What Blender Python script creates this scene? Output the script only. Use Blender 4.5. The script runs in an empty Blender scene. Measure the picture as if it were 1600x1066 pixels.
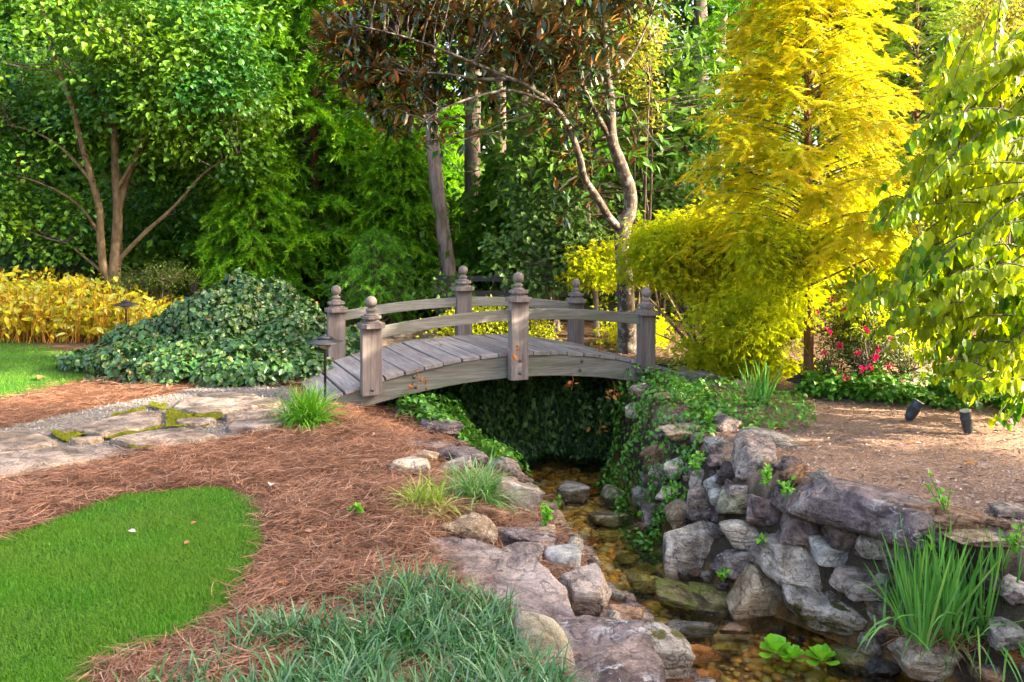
import bpy, bmesh, math, random
import numpy as np
from mathutils import Vector, Matrix, noise

random.seed(5)
rng = np.random.default_rng(11)
S = bpy.context.scene
COL = S.collection
F, HZ, CH = 1300.0, 359.0, 1.7          # focal length in photo pixels, horizon row, eye height in metres

# ------------------------------------------------------------------ camera, sky, sun, exposure
cam = bpy.data.cameras.new('camera')
cam_o = bpy.data.objects.new('camera', cam)
COL.objects.link(cam_o)
cam.sensor_width = 36.0
cam.lens = F / 1600 * 36.0
cam.shift_y = -(533 - HZ) / 1600
cam.clip_end = 500
cam_o.location = (0, 0, CH)
cam_o.rotation_euler = (math.radians(90), 0, 0)
S.camera = cam_o

SUN_EL, SUN_AZ = math.radians(25), math.radians(99)   # azimuth clockwise from +Y: from the right, a little behind the camera
wd = bpy.data.worlds.new('World')
S.world = wd
wd.use_nodes = True
wn = wd.node_tree
sky = wn.nodes.new('ShaderNodeTexSky')
sky.sky_type = 'NISHITA'
sky.sun_disc = False
sky.sun_elevation = SUN_EL
sky.sun_rotation = SUN_AZ
sky.dust_density = 7.0
sky.air_density = 1.0
sky.ozone_density = 0.0
wn.links.new(sky.outputs[0], wn.nodes['Background'].inputs[0])
wn.nodes['Background'].inputs[1].default_value = 0.15
sd = bpy.data.lights.new('sun', 'SUN')
sd.energy = 3.5
sd.angle = math.radians(0.6)
sd.color = (1.0, 0.87, 0.66)
so = bpy.data.objects.new('sun', sd)
COL.objects.link(so)
sdir = Vector((math.sin(SUN_AZ) * math.cos(SUN_EL), math.cos(SUN_AZ) * math.cos(SUN_EL), math.sin(SUN_EL)))
so.rotation_euler = sdir.to_track_quat('Z', 'Y').to_euler()
so.location = (6, -10, 12)
S.view_settings.view_transform = 'Standard'
S.view_settings.look = 'None'
S.view_settings.exposure = 2.95
S.view_settings.gamma = 1
S.view_settings.use_curve_mapping = False
S.cycles.max_bounces = 6
S.cycles.diffuse_bounces = 4
S.cycles.glossy_bounces = 3
S.cycles.transmission_bounces = 4
S.cycles.transparent_max_bounces = 8
S.cycles.caustics_reflective = False
S.cycles.caustics_refractive = False
S.cycles.sample_clamp_indirect = 6.0

# ------------------------------------------------------------------ helpers
def at(px, py, Y):
    return np.array([(px - 800) / F * Y, Y, CH - (py - HZ) / F * Y])
def onz(px, py, z):
    Y = (CH - z) * F / (py - HZ)
    return np.array([(px - 800) / F * Y, Y, z])
def tag(o, label=None, cat=None, group=None, kind=None):
    if label: o['label'] = label
    if cat: o['category'] = cat
    if group: o['group'] = group
    if kind: o['kind'] = kind
    return o
def empty(name, loc=(0, 0, 0), rz=0.0, **k):
    o = bpy.data.objects.new(name, None)
    COL.objects.link(o)
    o.location = loc
    o.rotation_euler = (0, 0, rz)
    o.empty_display_size = 0.1
    return tag(o, **k)

class MB:
    """collects triangles and quads, one value 'rnd' per face"""
    def __init__(s):
        s.V, s.T, s.Q, s.rt, s.rq, s.n = [], [], [], [], [], 0
    def add(s, V, T=None, Q=None, r=None):
        V = np.asarray(V, float).reshape(-1, 3)
        if T is not None and len(T):
            T = np.asarray(T, int).reshape(-1, 3)
            s.T.append(T + s.n)
            s.rt.append(np.broadcast_to(np.random.rand() if r is None else r, (len(T),)))
        if Q is not None and len(Q):
            Q = np.asarray(Q, int).reshape(-1, 4)
            s.Q.append(Q + s.n)
            s.rq.append(np.broadcast_to(np.random.rand() if r is None else r, (len(Q),)))
        s.V.append(V)
        s.n += len(V)
    def mesh(s, name, mat=None, smooth=False, origin=(0, 0, 0)):
        me = bpy.data.meshes.new(name)
        V = np.concatenate(s.V) - np.asarray(origin, float)
        T = np.concatenate(s.T) if s.T else np.zeros((0, 3), int)
        Q = np.concatenate(s.Q) if s.Q else np.zeros((0, 4), int)
        nt, nq = len(T), len(Q)
        me.vertices.add(len(V))
        me.vertices.foreach_set('co', V.astype(np.float32).ravel())
        me.loops.add(nt * 3 + nq * 4)
        me.loops.foreach_set('vertex_index', np.concatenate([T.ravel(), Q.ravel()]).astype(np.int32))
        me.polygons.add(nt + nq)
        st = np.concatenate([np.arange(nt) * 3, nt * 3 + np.arange(nq) * 4]).astype(np.int32)
        me.polygons.foreach_set('loop_start', st)
        me.polygons.foreach_set('use_smooth', np.full(nt + nq, smooth))
        r = np.concatenate(([np.concatenate(s.rt)] if s.rt else []) + ([np.concatenate(s.rq)] if s.rq else []))
        a = me.attributes.new('rnd', 'FLOAT', 'FACE')
        a.data.foreach_set('value', r.astype(np.float32))
        me.update(calc_edges=True)
        if mat: me.materials.append(mat)
        return me
    def build(s, name, mat=None, parent=None, smooth=False, origin=(0, 0, 0), **k):
        o = bpy.data.objects.new(name, s.mesh(name, mat, smooth, origin))
        COL.objects.link(o)
        o.location = origin
        if parent is not None: o.parent = parent
        return tag(o, **k)

def norm(a):
    return a / np.maximum(np.linalg.norm(a, axis=-1, keepdims=True), 1e-9)
def rdir(n, zmin=-1, zmax=1):
    z = rng.uniform(zmin, zmax, n); t = rng.uniform(0, 2 * math.pi, n)
    q = np.sqrt(1 - z * z)
    return np.stack([q * np.cos(t), q * np.sin(t), z], 1)

# leaf outlines: u across (-.5 .. .5), v along (0 .. 1), w along the normal
LEAF2 = (np.array([(0, 0, 0), (.5, .42, .14), (0, 1, -.12), (-.5, .42, .14)]), [(0, 1, 2), (0, 2, 3)])
LEAF6 = (np.array([(0, 0, 0), (.42, .28, .12), (.4, .62, .1), (0, 1, -.2), (-.4, .62, .1), (-.42, .28, .12), (0, .5, 0)]),
         [(0, 1, 6), (1, 2, 6), (2, 3, 6), (3, 4, 6), (4, 5, 6), (5, 0, 6)])
HEART = (np.array([(0, 0, 0), (0, .4, -.03), (0, .75, -.08), (0, 1.05, -.22),
                   (.3, -.07, .09), (.5, .28, .15), (.34, .68, .08), (-.3, -.07, .09), (-.5, .28, .15), (-.34, .68, .08)]),
         [(0, 4, 5), (0, 5, 1), (1, 5, 6), (1, 6, 2), (2, 6, 3), (0, 8, 7), (0, 1, 8), (1, 9, 8), (1, 2, 9), (2, 3, 9)])
NEEDLE = (np.array([(-.5, 0, 0), (.5, 0, 0), (0, 1, 0)]), [(0, 1, 2)])
PALM = (np.array([(0, 0, 0)] + [p for a in (-66, -33, 0, 33, 66) for L in [1 - abs(a) / 130]
         for p in ((math.sin(math.radians(a - 9)) * L * .55, math.cos(math.radians(a - 9)) * L * .55, .03),
                   (math.sin(math.radians(a)) * L, math.cos(math.radians(a)) * L, -.16),
                   (math.sin(math.radians(a + 9)) * L * .55, math.cos(math.radians(a + 9)) * L * .55, .03))]),
        [t for i in range(5) for t in ((0, 3 * i + 2, 3 * i + 1), (0, 3 * i + 3, 3 * i + 2))])

def scatter(mb, tm, P, A, N, L, Wd, r=None):
    TV, TF = tm
    n = len(P)
    if n == 0: return
    A = norm(A); U = norm(np.cross(A, N)); N2 = np.cross(U, A)
    L = np.broadcast_to(L, (n,)); Wd = np.broadcast_to(Wd, (n,))
    V = (P[:, None, :] + TV[None, :, 0:1] * (U * Wd[:, None])[:, None, :] + TV[None, :, 1:2] * (A * L[:, None])[:, None, :]
         + TV[None, :, 2:3] * (N2 * Wd[:, None])[:, None, :])
    k = len(TV)
    T = (np.arange(n)[:, None, None] * k + np.asarray(TF)[None]).reshape(-1, 3)
    r = rng.random(n) if r is None else np.broadcast_to(r, (n,))
    mb.add(V.reshape(-1, 3), T=T, r=np.repeat(r, len(TF)))

def blades(mb, P, D, L, Wd, droop, seg=3, r=None, side=None, curl=None):
    """flat strap leaves that start along D and bend over"""
    n = len(P)
    L = np.broadcast_to(L, (n,)); Wd = np.broadcast_to(Wd, (n,)); droop = np.broadcast_to(droop, (n,))
    D = norm(D)
    U = norm(np.cross(D, np.array([0, 0, 1.0]) + .3 * rdir(n))) if side is None else side
    pts = [P]; cur = P.copy(); d = D.copy()
    for i in range(seg):
        cur = cur + d * (L / seg)[:, None]
        pts.append(cur)
        d = norm(d + np.array([0, 0, -1.0]) * droop[:, None] + (0 if curl is None else U * curl[:, None]))
    V = []
    for i, p in enumerate(pts[:-1]):
        w = Wd * (1 - (i / seg) ** 2 * .6) * .5
        V += [p - U * w[:, None], p + U * w[:, None]]
    V.append(pts[-1])
    V = np.stack(V, 1)
    k = V.shape[1]
    Q = [(2 * i, 2 * i + 1, 2 * i + 3, 2 * i + 2) for i in range(seg - 1)]
    T = [(2 * seg - 2, 2 * seg - 1, 2 * seg)]
    o = np.arange(n)[:, None, None] * k
    r = rng.random(n) if r is None else np.broadcast_to(r, (n,))
    base = mb.n
    mb.V.append(V.reshape(-1, 3)); mb.n += n * k
    mb.T.append((o + np.array(T)[None]).reshape(-1, 3) + base); mb.rt.append(r)
    if Q:
        mb.Q.append((o + np.array(Q)[None]).reshape(-1, 4) + base); mb.rq.append(np.repeat(r, len(Q)))

def tube(mb, pts, rad, sides=8, r=None, bumpy=0.0):
    pts = np.asarray(pts, float); n = len(pts)
    rad = np.broadcast_to(rad, (n,)).astype(float)
    t = norm(np.gradient(pts, axis=0))
    ref = np.array([0.31, 0.95, 0.05]) if abs(t[0][2]) > .6 else np.array([0, 0, 1.0])
    a = norm(np.cross(t, ref)); b = np.cross(t, a)
    ang = np.linspace(0, 2 * math.pi, sides, endpoint=False)
    rr = rad[:, None] * (1 + bumpy * rng.uniform(-1, 1, (n, sides)))
    V = pts[:, None] + (a[:, None] * np.cos(ang)[None, :, None] + b[:, None] * np.sin(ang)[None, :, None]) * rr[..., None]
    V = V.reshape(-1, 3)
    Q = [(i * sides + j, i * sides + (j + 1) % sides, (i + 1) * sides + (j + 1) % sides, (i + 1) * sides + j)
         for i in range(n - 1) for j in range(sides)]
    mb.add(np.vstack([V, pts[-1:] + t[-1:] * rad[-1]]), Q=Q, T=[((n - 1) * sides + j, (n - 1) * sides + (j + 1) % sides, n * sides) for j in range(sides)], r=r)

def smooth_line(pts, rad, m=4):
    """Catmull-Rom refinement of a limb"""
    P = np.asarray(pts, float); n = len(P)
    R = np.interp(np.linspace(0, 1, n), np.linspace(0, 1, len(np.atleast_1d(rad))), np.atleast_1d(rad))
    E = np.vstack([2 * P[0] - P[1], P, 2 * P[-1] - P[-2]])
    out, ro = [], []
    for i in range(n - 1):
        p0, p1, p2, p3 = E[i:i + 4]
        for t in np.linspace(0, 1, m, endpoint=False):
            out.append(.5 * (2 * p1 + (p2 - p0) * t + (2 * p0 - 5 * p1 + 4 * p2 - p3) * t ** 2 + (3 * p1 - p0 - 3 * p2 + p3) * t ** 3))
            ro.append(R[i] * (1 - t) + R[i + 1] * t)
    out.append(P[-1]); ro.append(R[-1])
    return np.array(out), np.array(ro)

def box(mb, x0, x1, y0, y1, z0, z1, r=None):
    V = [(x, y, z) for x in (x0, x1) for y in (y0, y1) for z in (z0, z1)]
    mb.add(V, Q=[(0, 1, 3, 2), (4, 6, 7, 5), (0, 4, 5, 1), (2, 3, 7, 6), (0, 2, 6, 4), (1, 5, 7, 3)], r=r)

def lathe(mb, prof, sides=16, c=(0, 0), rot=0.0):
    n = len(prof)
    ang = np.linspace(0, 2 * math.pi, sides, endpoint=False) + rot
    V = [(c[0] + r * math.cos(a), c[1] + r * math.sin(a), z) for r, z in prof for a in ang]
    Q = [(i * sides + j, i * sides + (j + 1) % sides, (i + 1) * sides + (j + 1) % sides, (i + 1) * sides + j) for i in range(n - 1) for j in range(sides)]
    V += [(c[0], c[1], prof[0][1]), (c[0], c[1], prof[-1][1])]
    T = [(n * sides, (j + 1) % sides, j) for j in range(sides)] + [(n * sides + 1, (n - 1) * sides + j, (n - 1) * sides + (j + 1) % sides) for j in range(sides)]
    mb.add(V, T=T, Q=Q)

def bevel(o, w, seg=2):
    m = o.modifiers.new('bevel', 'BEVEL'); m.width = w; m.segments = seg; m.limit_method = 'ANGLE'
    return o

def inpoly(x, y, poly):
    poly = np.asarray(poly)[:, :2]
    ins = np.zeros(np.shape(x), bool)
    j = len(poly) - 1
    for i in range(len(poly)):
        xi, yi = poly[i]; xj, yj = poly[j]
        c = ((yi > y) != (yj > y)) & (x < (xj - xi) * (y - yi) / (yj - yi + 1e-12) + xi)
        ins ^= c
        j = i
    return ins

# cheap vectorised value noise
_tab = np.random.default_rng(3).random((64, 64, 64))
def vnoise(x, y, z=0.0, s=1.0):
    x = np.asarray(x, float) * s + 100; y = np.asarray(y, float) * s + 100; z = np.zeros_like(x) + np.asarray(z, float) * s + 100
    xi, yi, zi = np.floor(x).astype(int), np.floor(y).astype(int), np.floor(z).astype(int)
    fx, fy, fz = x - xi, y - yi, z - zi
    fx, fy, fz = [f * f * (3 - 2 * f) for f in (fx, fy, fz)]
    g = lambda a, b, c: _tab[(xi + a) % 64, (yi + b) % 64, (zi + c) % 64]
    l = lambda a, b, t: a + (b - a) * t
    return l(l(l(g(0, 0, 0), g(1, 0, 0), fx), l(g(0, 1, 0), g(1, 1, 0), fx), fy),
             l(l(g(0, 0, 1), g(1, 0, 1), fx), l(g(0, 1, 1), g(1, 1, 1), fx), fy), fz) * 2 - 1
def fbm(x, y, z=0.0, s=1.0, o=3):
    return sum(vnoise(x, y, z, s * 2 ** i) / 2 ** i for i in range(o))

# ------------------------------------------------------------------ materials
def newmat(name):
    m = bpy.data.materials.new(name); m.use_nodes = True
    nt = m.node_tree
    return m, nt, nt.nodes['Principled BSDF'], lambda t: nt.nodes.new(t), nt.links.new
def ramp(nt, fac, stops):
    r = nt.nodes.new('ShaderNodeValToRGB')
    while len(r.color_ramp.elements) < len(stops): r.color_ramp.elements.new(0.5)
    for e, (p, c) in zip(r.color_ramp.elements, stops):
        e.position = p; e.color = (*c, 1)
    nt.links.new(fac, r.inputs[0])
    return r.outputs[0]
def even(cols):
    return [(i / max(1, len(cols) - 1), c) for i, c in enumerate(cols)]

def leafmat(name, cols, trans=.35, rough=.5, spec=.3, back=None, tcol=None, big=None):
    m, nt, b, N, L = newmat(name)
    a = N('ShaderNodeAttribute'); a.attribute_name = 'rnd'
    c = ramp(nt, a.outputs['Fac'], even(cols))
    if big:   # slow drift of colour through the plant
        tc = N('ShaderNodeTexCoord'); n = N('ShaderNodeTexNoise'); n.inputs['Scale'].default_value = big[0]; n.inputs['Detail'].default_value = 2
        L(tc.outputs['Object'], n.inputs['Vector'])
        f = ramp(nt, n.outputs[0], [(.38, (0, 0, 0)), (.62, (1, 1, 1))])
        mx = N('ShaderNodeMix'); mx.data_type = 'RGBA'
        L(f, mx.inputs['Factor']); L(c, mx.inputs['A'])
        mx.inputs['B'].default_value = (*big[1], 1)
        m2 = N('ShaderNodeMix'); m2.data_type = 'RGBA'; m2.inputs['Factor'].default_value = .7
        L(c, m2.inputs['A']); L(mx.outputs['Result'], m2.inputs['B'])
        c = m2.outputs['Result']
    front = c
    if back:
        g = N('ShaderNodeNewGeometry'); mx = N('ShaderNodeMix'); mx.data_type = 'RGBA'
        L(g.outputs['Backfacing'], mx.inputs['Factor']); L(c, mx.inputs['A'])
        bc = ramp(nt, a.outputs['Fac'], even(back)); L(bc, mx.inputs['B'])
        c = mx.outputs['Result']
    L(c, b.inputs['Base Color'])
    b.inputs['Roughness'].default_value = rough
    b.inputs['Specular IOR Level'].default_value = spec
    if trans > 0:
        t = N('ShaderNodeBsdfTranslucent')
        hs = N('ShaderNodeHueSaturation'); hs.inputs['Value'].default_value = 1.5; hs.inputs['Saturation'].default_value = 1.05; hs.inputs['Hue'].default_value = .488
        L(front if tcol is None else front, hs.inputs['Color']); L(hs.outputs[0], t.inputs[0])
        mx = N('ShaderNodeMixShader'); mx.inputs[0].default_value = trans
        L(b.outputs[0], mx.inputs[1]); L(t.outputs[0], mx.inputs[2])
        L(mx.outputs[0], nt.nodes['Material Output'].inputs[0])
    return m

def rockmat(name, c1, c2, c3=(.5, .48, .46), lich=.35, moss=None, mossamt=0.0, wet=False, scale=1.0, strata=.5):
    if not wet: c1 = tuple(x * k * 1.22 for x, k in zip(c1, (1.03, 1.0, .90))); c2 = tuple(x * k * 1.25 for x, k in zip(c2, (1.03, 1.0, .90)))
    m, nt, b, N, L = newmat(name)
    tc = N('ShaderNodeTexCoord'); oi = N('ShaderNodeObjectInfo')
    mul = N('ShaderNodeMath'); mul.operation = 'MULTIPLY'; mul.inputs[1].default_value = 37
    L(oi.outputs['Random'], mul.inputs[0])
    ad = N('ShaderNodeVectorMath'); ad.operation = 'ADD'
    L(tc.outputs['Object'], ad.inputs[0]); L(mul.outputs[0], ad.inputs[1])
    def nz(sc, det=6, ro=.6, vec=None, dist=0):
        n = N('ShaderNodeTexNoise'); n.inputs['Scale'].default_value = sc * scale; n.inputs['Detail'].default_value = det
        n.inputs['Roughness'].default_value = ro; n.inputs['Distortion'].default_value = dist
        L(vec or ad.outputs[0], n.inputs['Vector']); return n.outputs[0]
    big = nz(5, 8, .65, dist=.6)
    mp = N('ShaderNodeMapping'); mp.inputs['Scale'].default_value = (1, 1, 7); mp.inputs['Rotation'].default_value = (.35, .2, 0)
    L(ad.outputs[0], mp.inputs[0])
    st = nz(4, 5, .6, mp.outputs[0], .5)
    fine = nz(55, 8, .75)
    vo = N('ShaderNodeTexVoronoi'); vo.feature = 'DISTANCE_TO_EDGE'; vo.inputs['Scale'].default_value = 6 * scale
    wp = N('ShaderNodeMix'); wp.data_type = 'VECTOR'; wp.inputs['Factor'].default_value = .35
    n3 = N('ShaderNodeTexNoise'); n3.inputs['Scale'].default_value = 5; n3.inputs['Detail'].default_value = 4; L(ad.outputs[0], n3.inputs['Vector'])
    L(ad.outputs[0], wp.inputs['A']); L(n3.outputs['Color'], wp.inputs['B']); L(wp.outputs['Result'], vo.inputs['Vector'])
    crack = ramp(nt, vo.outputs['Distance'], [(0, (0, 0, 0)), (.05, (1, 1, 1))])
    c = ramp(nt, big, [(.3, tuple(x * .45 for x in c1)), (.44, c1), (.56, c2), (.7, tuple(min(1, x * 1.45) for x in c2))])
    def mix(fac, A, B, bt='MIX', fs=None):
        x = N('ShaderNodeMix'); x.data_type = 'RGBA'; x.blend_type = bt
        if fs is not None: x.inputs['Factor'].default_value = fs
        else: L(fac, x.inputs['Factor'])
        for s_, v in (('A', A), ('B', B)):
            if isinstance(v, tuple): x.inputs[s_].default_value = (*v, 1)
            else: L(v, x.inputs[s_])
        return x.outputs['Result']
    stc = ramp(nt, st, [(.35, (.6, .57, .55)), (.5, (1.05, 1.05, 1.05)), (.62, (1.1, 1.0, .93))])
    c = mix(None, c, stc, 'MULTIPLY', strata)
    fc = ramp(nt, fine, [(.34, (.5, .5, .5)), (.5, (1, 1, 1)), (.66, (1.35, 1.35, 1.35))])
    c = mix(None, c, fc, 'MULTIPLY', .7)
    c = mix(None, c, ramp(nt, vo.outputs['Distance'], [(0, (.4, .38, .37)), (.04, (1, 1, 1))]), 'MULTIPLY', .55)
    c = mix(None, c, ramp(nt, nz(1.8, 3, .6), [(.4, (.8, .78, .8)), (.6, (1.08, 1.0, .9))]), 'MULTIPLY', 1.0)
    if lich > 0:
        l1 = nz(16, 7, .75, dist=.8)
        lf = ramp(nt, l1, [(.66 - lich * .22, (0, 0, 0)), (.70 - lich * .22, (1, 1, 1))])
        l2 = ramp(nt, nz(3, 2, .5), [(.45, (0, 0, 0)), (.6, (.85, .85, .85))])
        lm = N('ShaderNodeMath'); lm.operation = 'MULTIPLY'; L(lf, lm.inputs[0]); L(l2, lm.inputs[1])
        c = mix(lm.outputs[0], c, c3)
    c = mix(None, c, ramp(nt, nz(140, 3, .7), [(.36, (.55, .54, .54)), (.46, (1, 1, 1)), (.58, (1, 1, 1)), (.68, (1.5, 1.5, 1.5))]), 'MULTIPLY', .7)
    if moss:
        mf = ramp(nt, nz(6, 6, .7), [(.62 - mossamt * .3, (0, 0, 0)), (.68 - mossamt * .3, (1, 1, 1))])
        c = mix(mf, c, moss)
    L(c, b.inputs['Base Color'])
    b.inputs['Roughness'].default_value = .22 if wet else .85
    b.inputs['Specular IOR Level'].default_value = .6 if wet else .25
    bm1 = N('ShaderNodeBump'); bm1.inputs['Strength'].default_value = .8; bm1.inputs['Distance'].default_value = .02
    L(fine, bm1.inputs['Height'])
    bm2 = N('ShaderNodeBump'); bm2.inputs['Strength'].default_value = 1.0; bm2.inputs['Distance'].default_value = .09
    L(big, bm2.inputs['Height']); L(bm1.outputs[0], bm2.inputs['Normal'])
    bm3 = N('ShaderNodeBump'); bm3.inputs['Strength'].default_value = .8; bm3.inputs['Distance'].default_value = .04
    L(st, bm3.inputs['Height']); L(bm2.outputs[0], bm3.inputs['Normal'])
    bm4 = N('ShaderNodeBump'); bm4.inputs['Strength'].default_value = .7; bm4.inputs['Distance'].default_value = .012
    L(crack, bm4.inputs['Height']); L(bm3.outputs[0], bm4.inputs['Normal'])
    L(bm4.outputs[0], b.inputs['Normal'])
    return m

def woodmat(name, axis, c1=(.15, .125, .12), c2=(.30, .27, .265), green=.25):
    m, nt, b, N, L = newmat(name)
    tc = N('ShaderNodeTexCoord'); oi = N('ShaderNodeObjectInfo')
    mul = N('ShaderNodeMath'); mul.operation = 'MULTIPLY'; mul.inputs[1].default_value = 41; L(oi.outputs['Random'], mul.inputs[0])
    ad = N('ShaderNodeVectorMath'); ad.operation = 'ADD'; L(tc.outputs['Object'], ad.inputs[0]); L(mul.outputs[0], ad.inputs[1])
    mp = N('ShaderNodeMapping'); sc = [1, 1, 1]; sc[axis] = .06
    mp.inputs['Scale'].default_value = sc; L(ad.outputs[0], mp.inputs[0])
    def nz(s, d, v, ro=.6, dist=0):
        n = N('ShaderNodeTexNoise'); n.inputs['Scale'].default_value = s; n.inputs['Detail'].default_value = d
        n.inputs['Roughness'].default_value = ro; n.inputs['Distortion'].default_value = dist; L(v, n.inputs['Vector']); return n.outputs[0]
    g = nz(60, 5, mp.outputs[0], .65, .4); g2 = nz(14, 3, mp.outputs[0]); bl = nz(3.5, 4, ad.outputs[0])
    c = ramp(nt, g, [(.3, c1), (.5, tuple((a + d) / 2 for a, d in zip(c1, c2))), (.7, c2)])
    def mixc(fac, A, B, bt='MIX', fs=None):
        x = N('ShaderNodeMix'); x.data_type = 'RGBA'; x.blend_type = bt
        if fs is not None: x.inputs['Factor'].default_value = fs
        else: L(fac, x.inputs['Factor'])
        for s_, v in (('A', A), ('B', B)):
            if isinstance(v, tuple): x.inputs[s_].default_value = (*v, 1)
            else: L(v, x.inputs[s_])
        return x.outputs['Result']
    c = mixc(None, c, ramp(nt, g2, [(.35, (.55, .5, .48)), (.6, (1, 1, 1))]), 'MULTIPLY', .7)
    gf = ramp(nt, bl, [(.5, (0, 0, 0)), (.75, (green, green, green))])
    c = mixc(gf, c, (.13, .16, .09))
    rv = ramp(nt, oi.outputs['Random'], [(0, (.78, .76, .76)), (.5, (1, .96, .93)), (1, (1.12, 1.08, 1.06))])
    c = mixc(None, c, rv, 'MULTIPLY', 1.0)
    L(c, b.inputs['Base Color']); b.inputs['Roughness'].default_value = .8; b.inputs['Specular IOR Level'].default_value = .2
    bp = N('ShaderNodeBump'); bp.inputs['Strength'].default_value = .6; bp.inputs['Distance'].default_value = .006
    L(g, bp.inputs['Height']); L(bp.outputs[0], b.inputs['Normal'])
    return m

def barkmat(name, c1, c2, lich=(.5, .5, .45), la=.0, vs=.3, sc=14):
    m, nt, b, N, L = newmat(name)
    tc = N('ShaderNodeTexCoord'); mp = N('ShaderNodeMapping'); mp.inputs['Scale'].default_value = (1, 1, vs); L(tc.outputs['Object'], mp.inputs[0])
    n = N('ShaderNodeTexNoise'); n.inputs['Scale'].default_value = sc; n.inputs['Detail'].default_value = 7; n.inputs['Roughness'].default_value = .7; L(mp.outputs[0], n.inputs['Vector'])
    c = ramp(nt, n.outputs[0], [(.35, c1), (.62, c2)])
    if la > 0:
        n2 = N('ShaderNodeTexNoise'); n2.inputs['Scale'].default_value = 9; n2.inputs['Detail'].default_value = 5; n2.inputs['Roughness'].default_value = .7; L(tc.outputs['Object'], n2.inputs['Vector'])
        f = ramp(nt, n2.outputs[0], [(.62 - la * .2, (0, 0, 0)), (.67 - la * .2, (.8, .8, .8))])
        x = N('ShaderNodeMix'); x.data_type = 'RGBA'; L(f, x.inputs['Factor']); L(c, x.inputs['A']); x.inputs['B'].default_value = (*lich, 1); c = x.outputs['Result']
    L(c, b.inputs['Base Color']); b.inputs['Roughness'].default_value = .9; b.inputs['Specular IOR Level'].default_value = .15
    bp = N('ShaderNodeBump'); bp.inputs['Strength'].default_value = .8; bp.inputs['Distance'].default_value = .02; L(n.outputs[0], bp.inputs['Height']); L(bp.outputs[0], b.inputs['Normal'])
    return m

def plain(name, col, rough=.6, metal=0, spec=.3):
    m, nt, b, N, L = newmat(name)
    n = N('ShaderNodeTexNoise'); n.inputs['Scale'].default_value = 30; n.inputs['Detail'].default_value = 4
    tc = N('ShaderNodeTexCoord'); L(tc.outputs['Object'], n.inputs['Vector'])
    c = ramp(nt, n.outputs[0], [(.3, tuple(x * .7 for x in col)), (.7, tuple(min(1, x * 1.2) for x in col))])
    L(c, b.inputs['Base Color']); b.inputs['Roughness'].default_value = rough; b.inputs['Metallic'].default_value = metal; b.inputs['Specular IOR Level'].default_value = spec
    return m

# ------------------------------------------------------------------ terrain
WZ = -1.15
def prof(pts):
    p = sorted([(a[1], a[0]) for a in pts]); return np.array([q[0] for q in p]), np.array([q[1] for q in p])
TLp = prof([onz(700, 690, -.25), onz(790, 745, -.25), onz(840, 800, -.25), onz(900, 870, -.25), onz(960, 960, -.25), onz(1060, 1060, -.25), (.98, 3.0), (-1.16, 9.4), (-1.2, 10.4), (1.2, 2.0)])
WLp = prof([onz(1060, 1066, WZ), onz(1010, 980, WZ), onz(985, 930, WZ), onz(930, 880, WZ), onz(872, 820, WZ), onz(838, 770, WZ), onz(808, 735, WZ), (1.35, 4.2), (1.7, 3), (2, 2), (-.1, 10.8)])
WRp = prof([onz(1355, 1040, WZ), onz(1245, 985, WZ), onz(1095, 930, WZ), onz(1035, 890, WZ), onz(1002, 820, WZ), onz(965, 770, WZ), onz(945, 735, WZ), (2.7, 4.6), (3.1, 3), (3.4, 2), (1.05, 10.8)])
TRp = prof([onz(1110, 680, -.2), onz(1200, 728, -.2), onz(1350, 775, -.2), onz(1470, 805, -.2), onz(1600, 835, -.2), (1.5, 9.3), (1.5, 10.8), (3.75, 4.4), (4.3, 3), (4.6, 2)])
def sstep(t): t = np.clip(t, 0, 1); return t * t * (3 - 2 * t)
def terrain(x, y):
    x = np.asarray(x, float); y = np.asarray(y, float)
    tl, wl, wr, tr = [np.interp(y, *p) for p in (TLp, WLp, WRp, TRp)]
    wl = np.maximum(wl, tl + .25); tr = np.maximum(tr, wr + .3)
    left = -.02 + .03 * vnoise(x, y, 0, .7) - .22 * sstep((x - (tl - 1.1)) / 1.1)
    right = -.2 + .03 * vnoise(x, y, 7, .8) + .1 * sstep((y - 8) / 2)
    bed = -1.29 + .04 * vnoise(x, y, 3, 3)
    zl = left + (bed - left) * sstep((x - tl) / (wl - tl))
    t = (x - wr) / (tr - wr)
    zr = bed + (right - bed) * sstep(t)
    z = np.where(x < (wl + wr) / 2, zl, zr)
    fill = sstep((y - 10.35) / .8)          # the channel closes in an ivy bank behind the bridge
    z = z + (-.08 - z) * fill
    far = sstep((y - 11) / 12)
    return z + far * (.15 * vnoise(x, y, 5, .15) + .25)
def hit(px, py, zplane=None):
    """where the line of sight meets the ground"""
    d = np.array([(px - 800) / F, 1.0, -(py - HZ) / F])
    if zplane is not None:
        return np.array([0, 0, CH]) + d * ((zplane - CH) / d[2])
    ys = np.arange(2.2, 60, .015)
    P = d[None] * ys[:, None]; P[:, 2] += CH
    g = terrain(P[:, 0], P[:, 1])
    k = np.argmax(P[:, 2] < g)
    return P[k]
def gpoly(pts): return np.array([onz(x, y, -.02)[:2] for x, y in pts])
LAWN1 = gpoly([(-500, 980), (-200, 900), (0, 848), (100, 812), (200, 777), (290, 765), (350, 768), (396, 783), (413, 808), (404, 860), (390, 900), (372, 955), (310, 985), (230, 1015), (165, 1066), (60, 1200), (-500, 1500)])
LAWN2 = gpoly([(-500, 512), (0, 523), (60, 535), (125, 553), (152, 570), (145, 588), (80, 604), (0, 624), (-500, 720)])
PATHP = gpoly([(-400, 715), (0, 668), (60, 655), (150, 636), (262, 618), (300, 607), (450, 605), (480, 625), (445, 660), (350, 683), (225, 708), (0, 750), (-400, 860)])
SANDP = np.array([onz(x, y, .05)[:2] for x, y in [(430, 515), (720, 512), (720, 548), (430, 560)]])

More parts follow.
